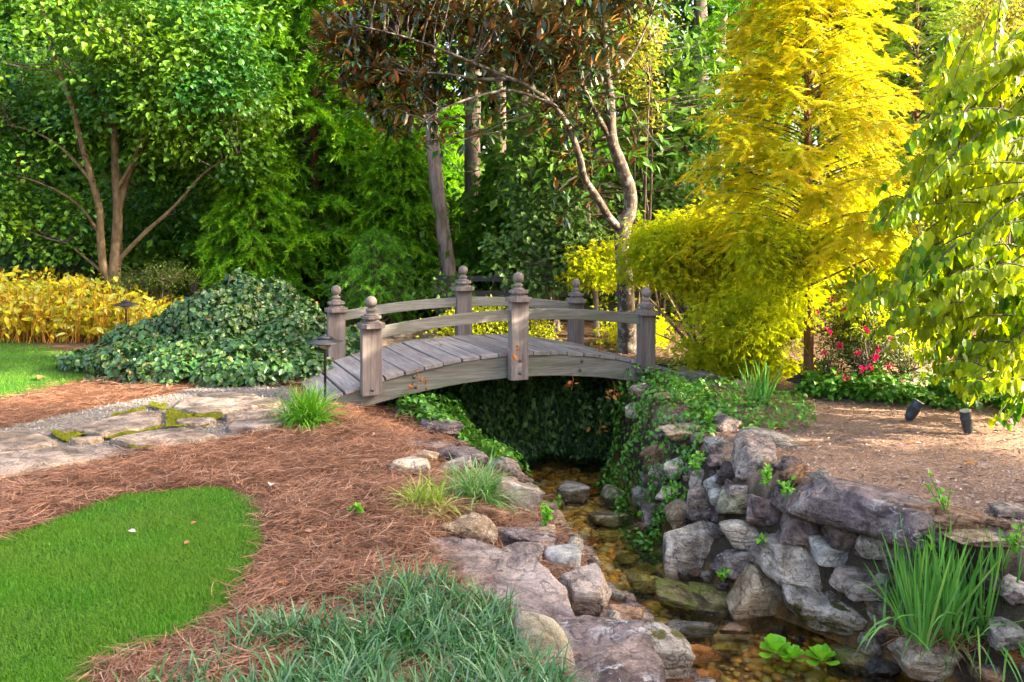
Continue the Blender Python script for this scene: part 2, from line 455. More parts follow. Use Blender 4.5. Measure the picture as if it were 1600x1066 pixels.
def axis(pts): return np.unique(np.concatenate(pts))
xs = axis([np.linspace(-150, -20, 14), np.arange(-20, -7, .5), np.arange(-7, 7, .07), np.arange(7, 20, .5), np.linspace(20, 150, 14)])
ys = axis([np.linspace(-60, 0, 10), np.arange(0, 2.5, .5), np.arange(2.5, 11.5, .07), np.arange(11.5, 30, .4), np.linspace(30, 300, 18)])
X, Y = np.meshgrid(xs, ys, indexing='ij')
Z = terrain(X, Y)
# the sheet follows the drier land; lawns sit slightly proud
l1, l2 = inpoly(X, Y, LAWN1), inpoly(X, Y, LAWN2)
V = np.stack([X, Y, Z], -1).reshape(-1, 3)
nx, ny = len(xs), len(ys)
i, j = np.meshgrid(np.arange(nx - 1), np.arange(ny - 1), indexing='ij')
a0 = (i * ny + j).ravel()
gm = MB(); gm.add(V, Q=np.stack([a0, a0 + ny, a0 + ny + 1, a0 + 1], 1))
def base_colour(x, y, z):
    c = np.zeros(x.shape + (4,)); c[..., 3] = 1
    tl, wl, wr, tr = [np.interp(y, *p) for p in (TLp, WLp, WRp, TRp)]
    c[..., :3] = (.15, .075, .045)                                    # pine straw
    c[x > wr] = (.33, .22, .16, 1)                                    # raked leaf mould, right
    c[(x > tl - .05) & (x < tr) & (z < -.3)] = (.09, .07, .05, 1)     # wet soil of the banks
    c[inpoly(x, y, PATHP)] = (.2, .18, .16, 1)
    c[inpoly(x, y, LAWN1) | inpoly(x, y, LAWN2)] = (.05, .12, .02, 1)
    c[(y > 11)] = (.12, .075, .045, 1)
    c[inpoly(x, y, LAWN2)] = (.05, .12, .02, 1)
    c[inpoly(x, y, SANDP)] = (.3, .22, .15, 1)
    c[(z < -1.1)] = (.36, .2, .06, 1)
    return c
m, nt, b, N, L = newmat('soil')
ca = N('ShaderNodeAttribute'); ca.attribute_name = 'zone'
n1 = N('ShaderNodeTexNoise'); n1.inputs['Scale'].default_value = 60; n1.inputs['Detail'].default_value = 6; n1.inputs['Roughness'].default_value = .75
n2 = N('ShaderNodeTexNoise'); n2.inputs['Scale'].default_value = 2.2; n2.inputs['Detail'].default_value = 5
tc = N('ShaderNodeTexCoord'); L(tc.outputs['Object'], n1.inputs['Vector']); L(tc.outputs['Object'], n2.inputs['Vector'])
q = N('ShaderNodeMix'); q.data_type = 'RGBA'; q.blend_type = 'MULTIPLY'; q.inputs['Factor'].default_value = 1
L(ca.outputs['Color'], q.inputs['A']); L(ramp(nt, n1.outputs[0], [(.3, (.45, .42, .4)), (.5, (1, 1, 1)), (.68, (1.5, 1.45, 1.4))]), q.inputs['B'])
q2 = N('ShaderNodeMix'); q2.data_type = 'RGBA'; q2.blend_type = 'MULTIPLY'; q2.inputs['Factor'].default_value = 1
L(q.outputs['Result'], q2.inputs['A']); L(ramp(nt, n2.outputs[0], [(.3, (.75, .72, .7)), (.65, (1.1, 1.08, 1.05))]), q2.inputs['B'])
L(q2.outputs['Result'], b.inputs['Base Color']); b.inputs['Roughness'].default_value = .95; b.inputs['Specular IOR Level'].default_value = .1
bp = N('ShaderNodeBump'); bp.inputs['Strength'].default_value = 1; bp.inputs['Distance'].default_value = .03; L(n1.outputs[0], bp.inputs['Height']); L(bp.outputs[0], b.inputs['Normal'])
SOIL = m
ground = gm.build('ground', SOIL, smooth=True, kind='structure')
ca = ground.data.color_attributes.new('zone', 'FLOAT_COLOR', 'POINT')
ca.data.foreach_set('color', base_colour(X, Y, Z).astype(np.float32).ravel())

def gnd(px, Yc): x = (px - 800) / F * Yc; return np.array([x, Yc, float(terrain(x, Yc))])
# ------------------------------------------------------------------ water
m, nt, b, N, L = newmat('stream_water')
nt.nodes.remove(b)
tr_ = N('ShaderNodeBsdfTransparent'); tr_.inputs[0].default_value = (.98, .92, .72, 1)
gl = N('ShaderNodeBsdfGlossy'); gl.inputs['Roughness'].default_value = .04
fr = N('ShaderNodeFresnel'); fr.inputs[0].default_value = 1.33
tc = N('ShaderNodeTexCoord'); mp = N('ShaderNodeMapping'); mp.inputs['Scale'].default_value = (1.4, .8, 1); L(tc.outputs['Object'], mp.inputs[0])
w1 = N('ShaderNodeTexNoise'); w1.inputs['Scale'].default_value = 9; w1.inputs['Detail'].default_value = 5; w1.inputs['Distortion'].default_value = .8; L(mp.outputs[0], w1.inputs['Vector'])
bp = N('ShaderNodeBump'); bp.inputs['Strength'].default_value = 1.0; bp.inputs['Distance'].default_value = .06; L(w1.outputs[0], bp.inputs['Height'])
L(bp.outputs[0], gl.inputs['Normal']); L(bp.outputs[0], fr.inputs['Normal'])
mx = N('ShaderNodeMixShader'); L(fr.outputs[0], mx.inputs[0]); L(tr_.outputs[0], mx.inputs[1]); L(gl.outputs[0], mx.inputs[2]); L(mx.outputs[0], nt.nodes['Material Output'].inputs[0])
WATER = m
wx = np.linspace(-.35, 1.35, 60); wy = np.linspace(2.4, 10.9, 240)
wv = []
for y in wy:
    l, r = np.interp(y, *WLp), np.interp(y, *WRp)
    for t in wx: wv.append((l + (r - l) * t, y))
wv = np.array(wv)
def waterz(x, y):
    return -1.15 + .03 * sstep((y - 6.2) / .25) + .02 * sstep((y - 8.2) / .2) + .006 * vnoise(x, y, 1, 5) + .004 * vnoise(x, y, 2, 13)
wvv = np.column_stack([wv, waterz(wv[:, 0], wv[:, 1])])
i, j = np.meshgrid(np.arange(239), np.arange(59), indexing='ij'); a0 = (i * 60 + j).ravel()
wm = MB(); wm.add(wvv, Q=np.stack([a0, a0 + 1, a0 + 61, a0 + 60], 1))
wm.build('water', WATER, smooth=True, kind='structure')

# ------------------------------------------------------------------ rocks
_ico = {}
def ico(sub):
    if sub not in _ico:
        bm = bmesh.new(); bmesh.ops.create_icosphere(bm, subdivisions=sub, radius=1)
        _ico[sub] = (np.array([v.co[:] for v in bm.verts]), np.array([[v.index for v in f.verts] for f in bm.faces])); bm.free()
    return _ico[sub]
def rock_verts(seed, ang=.7, sub=3, rough=1.0, flat=0.0):
    """a star-shaped stone: the space inside a set of random facets, edges more or less worn"""
    R = np.random.default_rng(seed)
    U, T = ico(sub)
    B = np.array([(1, 0, 0), (-1, 0, 0), (0, 1, 0), (0, -1, 0), (0, 0, 1), (0, 0, -1)], float)
    nrm = norm(np.vstack([B + R.normal(0, .16 + .1 * ang, (6, 3)), norm(R.normal(size=(int(4 + 5 * ang), 3)))]))
    d = np.concatenate([R.uniform(.8, 1.0, 6), R.uniform(.92, 1.2, len(nrm) - 6)])
    p = 3.2 + 55 * ang ** 2.2
    c = np.maximum(U @ nrm.T, 0) / d
    r = (c ** p).sum(1) ** (-1 / p)
    P = U * r[:, None]
    o = R.uniform(0, 50, 3)
    dsp = .10 * vnoise(P[:, 0] + o[0], P[:, 1] + o[1], P[:, 2] + o[2], 1.4) + .05 * vnoise(P[:, 0] + o[1], P[:, 1] + o[2], P[:, 2], 3.5) + .02 * vnoise(P[:, 0], P[:, 1] + o[0], P[:, 2], 9)
    if ang > .5:
        t = P @ norm(np.array([R.normal() * .3, R.normal() * .3, 1.0])) * 3.2 + o[0]
        dsp = dsp - .035 * np.clip(1 - np.abs((t % 1) - .5) / .1, 0, 1) * (vnoise(P[:, 0] + o[0], P[:, 1], P[:, 2], 1.2) > -.1)
    # a few open fractures
    for q_ in range(3 if ang > .4 else 0):
        n_ = norm(R.normal(size=3)); t = np.abs(P @ n_ - R.uniform(-.5, .5) + .12 * vnoise(P[:, 0], P[:, 1] + o[1], P[:, 2], 2.5))
        dsp = dsp - .045 * np.clip(1 - t / .045, 0, 1) * (vnoise(P[:, 1] + o[2], P[:, 2], P[:, 0], 1.3) > 0)
    P = P * (1 + dsp * rough * (.6 + .5 * ang))[:, None]
    lo, hi = P.min(0), P.max(0)
    P = (P - (lo + hi) / 2) / (hi - lo)
    return P, T
MAUVE = rockmat('rock_mauve', (.16, .13, .13), (.36, .305, .295), (.55, .5, .48), .35)
PURPLE = rockmat('rock_purple', (.10, .075, .085), (.25, .195, .2), (.42, .38, .38), .35)
PALE = rockmat('rock_pale', (.3, .26, .235), (.55, .495, .455), (.62, .6, .57), .35, strata=.7)
PALEMOSS = rockmat('rock_pale_moss', (.28, .25, .23), (.5, .46, .43), (.62, .6, .57), .2, moss=(.10, .085, .02), mossamt=.32)
GREY = rockmat('rock_grey', (.17, .16, .16), (.33, .31, .31), (.5, .5, .5), .4)
BLUE = rockmat('rock_blue_grey', (.25, .26, .28), (.42, .42, .43), (.55, .55, .55), .2)
BROWN = rockmat('rock_brown', (.15, .085, .055), (.31, .2, .14), (.4, .35, .3), .15)
BEIGE = rockmat('rock_beige', (.27, .2, .14), (.45, .37, .29), (.55, .52, .48), .15)
DARK = rockmat('rock_dark', (.07, .055, .065), (.17, .14, .155), (.4, .37, .38), .35)
WETD = rockmat('rock_wet_dark', (.06, .055, .05), (.16, .15, .14), (.3, .3, .3), .2, wet=True)
OLIVE = rockmat('rock_olive', (.10, .08, .03), (.24, .2, .09), (.3, .28, .2), .1, moss=(.14, .15, .02), mossamt=.5, wet=True)
ORANGE = rockmat('rock_orange', (.30, .10, .02), (.5, .2, .04), (.5, .3, .1), .0, wet=True)
YELL = rockmat('rock_yellow_olive', (.20, .15, .02), (.36, .3, .05), (.4, .35, .1), .0, wet=True)
GREEN = rockmat('rock_green_grey', (.17, .165, .12), (.32, .31, .25), (.5, .5, .46), .25)
SANDY = rockmat('rock_sandy', (.24, .17, .12), (.38, .29, .22), (.4, .33, .27), .1)

# px, py, width, height in the photo, material, angularity, kind of support ('g' ground, 'w' water), tilt, aspect depth, label
ROCKS = [
 (1080, 680, 88, 34, BEIGE, .7, 'g', 0, .6, 'flat beige block beneath green weeds, upstream end of the right stone bank'),
 (1137, 668, 48, 38, MAUVE, .8, 'g', .3, .8, 'pointed mauve stone propped on the beige block above the bank'),
 (1207, 690, 94, 38, GREY, .3, 'g', .15, .6, 'long rounded dark grey stone with lichen spots on the bark ground'),
 (1119, 698, 32, 30, GREY, .7, 'g', 0, .9, 'small squarish grey stone under the pointed mauve one'),
 (1178, 715, 68, 66, MAUVE, .9, 'g', -.2, .8, 'large lilac faceted boulder beside the long dark slab'),
 (1100, 722, 26, 24, DARK, .8, 'g', .4, .9, 'small dark wedge stone at the upper edge of the rubble'),
 (1127, 720, 42, 20, PURPLE, .7, 'g', 0, .8, 'small purple flat stone behind the spotted stone'),
 (1141, 741, 34, 42, DARK, .7, 'g', .3, .8, 'dark stone speckled with white lichen left of the lilac boulder'),
 (1123, 756, 40, 32, BLUE, .7, 'g', -.3, .8, 'black and white banded stone in the middle of the rubble'),
 (1031, 712, 54, 34, BROWN, .8, 'g', -.45, .7, 'tilted brown slab jutting from the ivy towards the stream'),
 (1037, 738, 42, 34, PALE, .4, 'g', 0, .9, 'rounded pale stone directly below the tilted brown slab'),
 (1094, 752, 28, 36, PALE, .7, 'g', .2, .8, 'narrow upright pale stone at the left of the rubble'),
 (1160, 765, 46, 24, MAUVE, .6, 'g', 0, .8, 'flat mauve stone tucked under the lilac boulder'),
 (1098, 787, 54, 58, MAUVE, .8, 'g', -.3, .8, 'brown-mauve sloping stone above the tall pale boulder'),
 (1155, 788, 58, 46, GREEN, .6, 'g', .1, .8, 'smooth greenish grey stone in the middle of the wall'),
 (1124, 781, 30, 34, BLUE, .8, 'g', 0, .8, 'small stone with white cracks left of the greenish stone'),
 (1196, 806, 66, 58, PURPLE, .8, 'g', .35, .7, 'dull violet slanting stone under the long slab'),
 (1084, 860, 82, 122, PALE, .75, 'g', .2, .9, 'tall pale grey boulder standing at the water, largest upright one'),
 (1164, 836, 70, 56, PALE, .3, 'g', 0, .8, 'rounded pinkish pale stone like a loaf in the wall'),
 (1261, 826, 88, 48, PURPLE, .6, 'g', 0, .7, 'dark purple oblong stone with white streaks below the long slab'),
 (1322, 838, 54, 52, PURPLE, .9, 'g', .4, .7, 'dark maroon angular stone wedged under the long slab'),
 (1252, 878, 126, 86, PALE, .55, 'g', .2, .8, 'big pale humped boulder with a brown hollow, centre of the wall'),
 (1156, 879, 84, 60, MAUVE, .6, 'g', 0, .8, 'layered pink and grey stone under the loaf-shaped one'),
 (1303, 864, 64, 48, BLUE, .5, 'g', .2, .8, 'knobbly blue-grey stone right of the humped boulder'),
 (1370, 855, 64, 46, PALE, .6, 'g', 0, .8, 'block-shaped grey-beige stone left of the iris clump'),
 (1402, 826, 72, 48, MAUVE, .95, 'g', .1, .8, 'purple pyramid-shaped stone under the end of the long slab'),
 (1490, 808, 136, 52, BROWN, .8, 'g', .1, .6, 'long brown pointed slab behind the iris leaves'),
 (1419, 863, 44, 42, MAUVE, .7, 'g', 0, .8, 'small mauve block touching the iris clump'),
 (1365, 908, 104, 62, MAUVE, .6, 'g', -.1, .8, 'broad grey-mauve stone with small pits behind the mossy boulder'),
 (1298, 954, 138, 96, PALEMOSS, .6, 'g', .1, .8, 'large boulder with a moss patch on its pale top, at the waterline'),
 (1198, 938, 84, 100, BEIGE, .5, 'g', .5, .8, 'tall leaning tan and white stone beside the mossy boulder'),
 (1138, 948, 104, 68, OLIVE, .3, 'g', .1, .8, 'wet olive-brown rounded boulder at the foot of the wall'),
 (1070, 940, 90, 52, OLIVE, .5, 'w', .3, .7, 'yellow-green algae covered slab half under water'),
 (1082, 976, 84, 24, WETD, .8, 'w', 0, .5, 'thin dark flat stone crossing the stream'),
 (1150, 975, 50, 22, BROWN, .6, 'w', 0, .6, 'low brown stone below the olive boulder'),
 (1336, 1024, 60, 48, OLIVE, .2, 'w', 0, .9, 'round brown stone standing in the pool by the water plants'),
 (1390, 1042, 78, 52, WETD, .7, 'w', .1, .8, 'wet dark blue-grey stone at the pool edge'),
 (1466, 1030, 112, 104, PALE, .8, 'g', 0, .8, 'large lilac-grey boulder in front of the iris clump'),
 (1052, 772, 44, 36, PALE, .6, 'g', .2, .8, 'pale stone breaking through the creeper left of the tall pale boulder'),
 (1028, 804, 48, 44, MAUVE, .7, 'g', -.2, .8, 'mauve stone at the waterline under the creeper'),
 (1068, 812, 50, 52, BEIGE, .7, 'g', .3, .8, 'tan upright stone above and left of the tall pale boulder'),
 (1008, 775, 36, 32, GREY, .6, 'g', 0, .8, 'grey stone in the creeper just above the upright green-algae stone'),
 (1062, 735, 44, 36, PALE, .7, 'g', -.2, .8, 'pale wedge stone right of the rounded pale one'),
 (1398, 962, 66, 60, MAUVE, .5, 'g', 0, .8, 'pinkish stone half hidden by iris leaves'),
 (1404, 1000, 44, 40, BROWN, .6, 'g', 0, .8, 'small red-brown stone under the iris roots'),
 (1552, 838, 130, 30, BEIGE, .8, 'g', 0, .6, 'long tan slab lying behind the iris blades'),
 (1586, 803, 60, 32, MAUVE, .6, 'g', 0, .8, 'grey stone on the bark ground cut by the frame edge'),
 (1595, 920, 50, 42, PALE, .6, 'g', 0, .8, 'pale stone beyond the right side of the iris clump'),
 (1582, 990, 64, 52, GREY, .6, 'g', 0, .8, 'dark grey stone low behind the iris clump'),
 (1550, 1050, 56, 38, BROWN, .5, 'g', 0, .8, 'brown stone right of the large lilac-grey boulder'),
 (1594, 1036, 36, 40, ORANGE, .6, 'g', 0, .8, 'rust-orange stone in the bottom corner'),
 # in the stream
 (960, 806, 72, 26, GREEN, .4, 'w', 0, .6, 'flat grey-green stone like a turtle shell in midstream'),
 (953, 827, 32, 18, YELL, .2, 'w', 0, .8, 'small olive stone under the turtle-shell stone'),
 (996, 824, 38, 24, BROWN, .8, 'w', -.2, .6, 'red-brown wedge at the right edge of the stream'),
 (961, 778, 42, 40, GREEN, .6, 'w', .1, .9, 'upright grey stone with green algae at the right bank'),
 (893, 767, 52, 32, GREY, .3, 'w', 0, .8, 'rounded lichen-grey stone upstream in the shallow'),
 (864, 779, 34, 24, BROWN, .3, 'w', 0, .8, 'low brown stone near the left bank ivy'),
 (930, 759, 32, 12, ORANGE, .2, 'w', 0, .7, 'small reddish stone just below the bridge pool'),
 (981, 863, 36, 18, YELL, .2, 'w', 0, .8, 'yellow-green drowned stone right of midstream'),
 (1008, 907, 50, 32, YELL, .4, 'w', 0, .8, 'olive-brown rounded stone beside the tall pale boulder'),
 (903, 851, 28, 30, DARK, .7, 'w', 0, .8, 'dark brown cube-like stone at the left waterline'),
 (1134, 998, 42, 18, YELL, .3, 'w', 0, .7, 'small tan stone behind the water plants'),
 (1090, 1016, 70, 24, ORANGE, .3, 'w', 0, .7, 'bright orange oval stone under shallow water'),
 (1076, 1038, 34, 18, OLIVE, .3, 'w', 0, .8, 'small brown drowned stone below the orange oval'),
 (1110, 1048, 38, 22, ORANGE, .4, 'w', 0, .8, 'orange-brown drowned stone in the pool foreground'),
 (1041, 843, 28, 24, PURPLE, .4, 'w', 0, .8, 'small purple-grey stone left of the tall pale boulder'),
 (925, 835, 26, 14, ORANGE, .3, 'w', 0, .8, 'small orange pebble-like stone in midstream'),
 (1012, 850, 40, 14, OLIVE, .4, 'w', 0, .8, 'flat olive stone under the water by the right bank'),
 (1005, 882, 44, 14, YELL, .4, 'w', 0, .8, 'flat yellowish stone just above the olive-brown one'),
 # left bank
 (916, 926, 84, 98, MAUVE, .95, 'g', .1, .8, 'purple-pink angular block with a sharp ridge on the left bank'),
 (972, 958, 62, 66, BROWN, .8, 'g', .3, .8, 'dark brown stone between the sharp block and the stream'),
 (1018, 1010, 118, 110, PALEMOSS, .5, 'g', .2, .8, 'white-grey rock with a moss cushion at the bottom of the frame'),
 (880, 874, 56, 50, BLUE, .35, 'g', 0, .9, 'smooth blue-grey cone-shaped stone on the left bank'),
 (818, 842, 98, 50, PURPLE, .7, 'g', .15, .7, 'dark purple broad stone behind the blue-grey cone'),
 (812, 864, 72, 40, MAUVE, .7, 'g', .1, .7, 'lighter mauve wedge leaning on the dark purple stone'),
 (838, 826, 62, 28, PALE, .6, 'g', 0, .7, 'pale flat stone peeking out behind the dark purple one'),
 (872, 900, 42, 32, BROWN, .8, 'g', .2, .8, 'small brown stone between the cone and the sharp block'),
 (735, 822, 84, 50, BEIGE, .75, 'g', .35, .7, 'rusty beige slab below the two grass tufts'),
 (772, 806, 62, 52, BROWN, .8, 'g', .2, .8, 'cracked grey-brown stone under the larger grass tuft'),
 (806, 776, 74, 66, MAUVE, .75, 'g', .35, .8, 'pink-grey sloping boulder right of the larger grass tuft'),
 (675, 697, 70, 28, PURPLE, .6, 'g', 0, .7, 'flat lilac stone highest on the left bank edge'),
 (719, 714, 92, 34, DARK, .7, 'g', .05, .6, 'dark long stone behind the pale slanting slivers'),
 (711, 730, 58, 28, PALE, .8, 'g', -.4, .6, 'pale slanting sliver of stone above the larger grass tuft'),
 (640, 726, 62, 34, PALE, .5, 'g', 0, .8, 'pale lump of stone half buried in pine straw'),
 (662, 712, 44, 22, BEIGE, .6, 'g', 0, .8, 'tan stone between the buried lump and the lilac stone'),
 (600, 627, 66, 46, MAUVE, .8, 'g', -.35, .8, 'pinkish boulder at the foot of the bridge post'),
 (632, 646, 32, 38, MAUVE, .6, 'g', .3, .8, 'narrow mauve stone with ivy climbing around it'),
 (690, 672, 62, 30, DARK, .7, 'g', .1, .7, 'dark stone poking out of the bright ivy slope'),
 (778, 728, 30, 24, GREY, .6, 'g', 0, .8, 'small grey stone where the ivy slope ends'),
 # by the right end of the bridge and on the sandy path behind
 (1092, 586, 140, 36, GREY, .6, 'g', 0, .8, 'broad flat grey rock forming the step off the bridge'),
 (1172, 604, 60, 20, BEIGE, .6, 'g', 0, .8, 'flat tan rock behind the upright iris fan'),
 (1006, 612, 46, 24, MAUVE, .6, 'g', 0, .8, 'lichen covered stone under the right end post'),
 (1056, 624, 60, 26, BEIGE, .6, 'g', 0, .8, 'brown flat stone among weeds near the bridge end'),
 (993, 642, 32, 30, PALE, .6, 'g', 0, .8, 'pale stone buried in ivy below the right end post'),
 (482, 516, 22, 14, SANDY, .6, 'g', 0, .8, 'sunlit stone left of the far end post on the path edge'),
 (545, 524, 20, 13, SANDY, .6, 'g', 0, .8, 'sunlit stone seen between the two left posts'),
 (569, 528, 16, 10, SANDY, .7, 'g', 0, .8, 'tiny sunlit stone next to the left near post'),
 (604, 521, 16, 12, SANDY, .7, 'g', 0, .8, 'small sunlit stone right of the left near post'),
 (632, 526, 38, 18, SANDY, .6, 'g', 0, .8, 'largest sunlit stone under the far hand rail'),
]
def place_rock(k, px, py, w, h, mat, ang, sup, tilt, dep, label, scale=1.12):
    if sup == 'w': c = hit(px, py, WZ + .02)
    else:
        brink = px < 1062 and py > 680 and (px < 925 or py > 900)      # stones on the brink of the left bank
        c = hit(px, py + (.38 if brink else .12) * h)
        if brink:
            q_ = onz(px, py + .38 * h, -.24)
            if c[1] > q_[1] + .1: c = q_
        scale = 1.07 if brink else 1.12
    Yd = c[1]
    sx = w * Yd / F * scale; hv = h * Yd / F * scale
    sy = sx * dep if sup == 'g' else max(sx * dep, hv * .9)
    th = (py - HZ) / F
    sz = max((hv - sy * th * .8) / .93, .42 * hv)
    sy = min(sy, .8)
    sub = 5 if w > 60 else 4
    P, T = rock_verts(1000 + k * 7, ang, sub)
    ca_, sa_ = math.cos(tilt), math.sin(tilt)
    P = P * np.array([sx, sy, sz])
    P = np.column_stack([P[:, 0] * ca_ + P[:, 2] * sa_, P[:, 1], -P[:, 0] * sa_ + P[:, 2] * ca_])
    mb = MB(); mb.add(P, T=T)
    if sup == 'g' and brink: sz *= 1.1; c[2] += sz * .2
    z = c[2] + (.02 if sup == 'w' else sz * .12)
    if sup == 'w': z = WZ + (.0 if h > 20 else -.03) - .02 + (.12 * sz if h > 30 else 0)
    o = mb.build('rock', mat, smooth=True, label=label, cat='rock', group='rocks along the stream' if py > 600 else 'rocks near the bridge')
    o.location = (c[0], c[1] + sy * .12, z)
    return o
for k, a in enumerate(ROCKS): place_rock(k, *a)

def slab(name, outline, z0, z1, mat, seed, parent=None, rough=.02, res=.025, tilt=(0, 0), dome=.02, shrink=1.0, kind=None, edge=.05, **kw):
    """a flat slab with an irregular outline (world x,y), gently domed, broken edges"""
    R = np.random.default_rng(seed)
    O = np.asarray(outline, float)[:, :2]
    c = O.mean(0)
    # resample outline
    P = np.vstack([O, O[:1]]); seg = np.linalg.norm(np.diff(P, axis=0), axis=1); cum = np.concatenate([[0], np.cumsum(seg)])
    n = max(24, int(cum[-1] / res)); t = np.linspace(0, cum[-1], n, endpoint=False)
    ox = np.interp(t, cum, P[:, 0]); oy = np.interp(t, cum, P[:, 1])
    k = 1 + (rough * 1.2 + .012) * fbm(ox + seed, oy, 0, 5, 3)
    k = k * shrink
    ring = np.column_stack([c[0] + (ox - c[0]) * k, c[1] + (oy - c[1]) * k * (.9 if shrink < 1 else 1)])
    V, nr = [], 9
    for s_, zz in ((.97, z0), (1.0, z0 + (z1 - z0) * .35), (1.0, z0 + (z1 - z0) * .7)):
        j_ = 1 + .012 * vnoise(ring[:, 0] + s_ * 9, ring[:, 1], s_ * 3, 14)
        V.append(np.column_stack([c + (ring - c) * (s_ * j_)[:, None], np.full(n, zz)]))
    for s_ in np.concatenate([[.992, .975, .95], np.linspace(.88, 0.06, nr)]):
        p = c + (ring - c) * s_
        zt = z1 - (.22 * (z1 - z0) if s_ > .98 else .05 * (z1 - z0) if s_ > .96 else 0) + dome * (1 - s_ ** 2) + rough * .8 * fbm(p[:, 0] + seed, p[:, 1], 0, 2.5, 4)
        V.append(np.column_stack([p, zt]))
    V = np.array(V); m_ = V.shape[0]
    V = V.reshape(-1, 3)
    V[:, 2] += (V[:, 0] - c[0]) * tilt[0] + (V[:, 1] - c[1]) * tilt[1]
    cz = V[-n:, 2].mean()
    V = np.vstack([V, [[c[0], c[1], cz]]])
    Q = [(i_ * n + j_, i_ * n + (j_ + 1) % n, (i_ + 1) * n + (j_ + 1) % n, (i_ + 1) * n + j_) for i_ in range(m_ - 1) for j_ in range(n)]
    T = [((m_ - 1) * n + j_, (m_ - 1) * n + (j_ + 1) % n, m_ * n) for j_ in range(n)]
    mb = MB(); mb.add(V, Q=Q, T=T)
    return mb.build(name, mat, parent, smooth=True, origin=(c[0], c[1], (z0 + z1) / 2), kind=kind, **kw)

SLABD = rockmat('slab_dark', (.085, .066, .075), (.2, .16, .17), (.52, .48, .47), .55, scale=.8)
SLABM = rockmat('slab_mauve', (.14, .11, .12), (.28, .235, .235), (.45, .4, .38), .3, scale=.7)
SL1 = [(652, 848), (700, 844), (790, 858), (845, 885), (885, 915), (900, 950), (880, 975), (820, 968), (740, 925), (690, 885)]
o = slab('flat_rock', [onz(x, y, -.05) for x, y in [(652, 848), (700, 844), (790, 858), (845, 885), (885, 915), (900, 950), (880, 975), (820, 968), (740, 925), (690, 885)]],
         -.35, -.05, SLABM, 3, rough=.05, tilt=(-.04, .05), label='broad smooth purple-grey slab between the pine straw and the stream', cat='rock', group='rocks along the stream')
SL2 = [(838, 975), (880, 950), (945, 950), (1000, 985), (1040, 1030), (1060, 1100), (980, 1180), (820, 1150), (800, 1060), (850, 1020)]
o = slab('flat_rock', [onz(x, y, -.08) for x, y in [(838, 975), (880, 950), (945, 950), (1000, 985), (1040, 1030), (1060, 1100), (980, 1180), (820, 1150), (800, 1060), (850, 1020)]],
         -.55, -.09, SLABD, 5, rough=.07, label='dark slab with pale lichen blotches, nearest rock at the bottom', cat='rock', group='rocks along the stream')
# pale egg boulder lying on the dark slab
P, T = rock_verts(4711, .12, 4)
c = onz(848, 1035, -.12); w = 92 * c[1] / F
taper = 1 - .45 * (P[:, 2] + .5) - .15 * (P[:, 0])
P = np.column_stack([P[:, 0] * taper - .12 * (P[:, 2]), P[:, 1] * taper, P[:, 2]]) * np.array([w * 1.25, w * .95, w * .92])
mb = MB(); mb.add(P, T=T)
EGG = rockmat('rock_egg', (.3, .27, .2), (.46, .42, .34), (.5, .46, .4), 0, strata=.12)
o = mb.build('boulder', EGG, smooth=True, label='smooth beige egg-shaped boulder between the strappy grass and the dark slab', cat='rock', group='rocks along the stream')
o.location = (c[0], c[1], -.12 + w * .36)
# the long slab topping the wall
mb = MB(); P, T = rock_verts(99, .8, 5, rough=.8)
a_, b_ = onz(1212, 752, -.2), onz(1482, 838, -.22)
Lh = b_ - a_; ln = np.linalg.norm(Lh[:2])
ex = np.array([Lh[0] / ln, Lh[1] / ln, -.03]); ey = np.array([-Lh[1] / ln, Lh[0] / ln, 0]); ez = np.array([0, 0, 1.0])
P = P * np.array([ln * 1.12, .55, .36])
P = P[:, :1] * ex + P[:, 1:2] * ey + P[:, 2:] * ez
mb.add(P, T=T)
o = mb.build('long_slab', SLABD, smooth=True, label='very long dark violet slab lying along the top of the stone wall', cat='rock', group='rocks along the stream')
o.location = tuple((a_ + b_) / 2 + np.array([0, .16, -.06]))

# small filling stones of the two banks, loose pebbles of the bed
bank = empty('stream_bank', (0, 0, 0), kind='structure')
fm = [PALE, MAUVE, GREY, PURPLE, BROWN, BEIGE]
proto = []
for q_ in range(10):
    P, T = rock_verts(300 + q_, .7, 2); mb = MB(); mb.add(P * np.array([1, .8, .7]), T=T)
    proto.append(mb.mesh('stone', fm[q_ % 6], smooth=True))
cnt = 0
R = np.random.default_rng(8)
while cnt < 295:
    y = R.uniform(3.6, 9.6); left = R.random() < .42
    lo, hi = (TLp, WLp) if left else (WRp, TRp)
    x0, x1 = np.interp(y, *lo), np.interp(y, *hi)
    if left and y > 8.0: continue
    if not left and y > 8.6: continue
    t = R.uniform(-.1, 1.05); x = x0 + (x1 - x0) * t
    o = bpy.data.objects.new('stone', proto[R.integers(10)]); COL.objects.link(o); o.parent = bank
    s_ = R.uniform(.07, .2)
    o.scale = (s_ * R.uniform(.9, 1.4), s_, s_ * R.uniform(.7, 1.1)); o.rotation_euler = tuple(R.uniform(-.6, .6, 2)) + (R.uniform(0, 6.3),)
    o.location = (x, y, float(terrain(x, y)) + s_ * .15)
    cnt += 1
m, nt, b, N, L = newmat('pebble')
a = N('ShaderNodeAttribute'); a.attribute_name = 'rnd'
L(ramp(nt, a.outputs['Fac'], [(0, (.62, .25, .03)), (.2, (.34, .18, .04)), (.4, (.7, .36, .06)), (.55, (.46, .38, .06)), (.7, (.2, .14, .06)), (.85, (.7, .48, .16)), (1, (.45, .4, .3))]), b.inputs['Base Color'])
b.inputs['Roughness'].default_value = .4
mb = MB(); P0, T0 = ico(1)
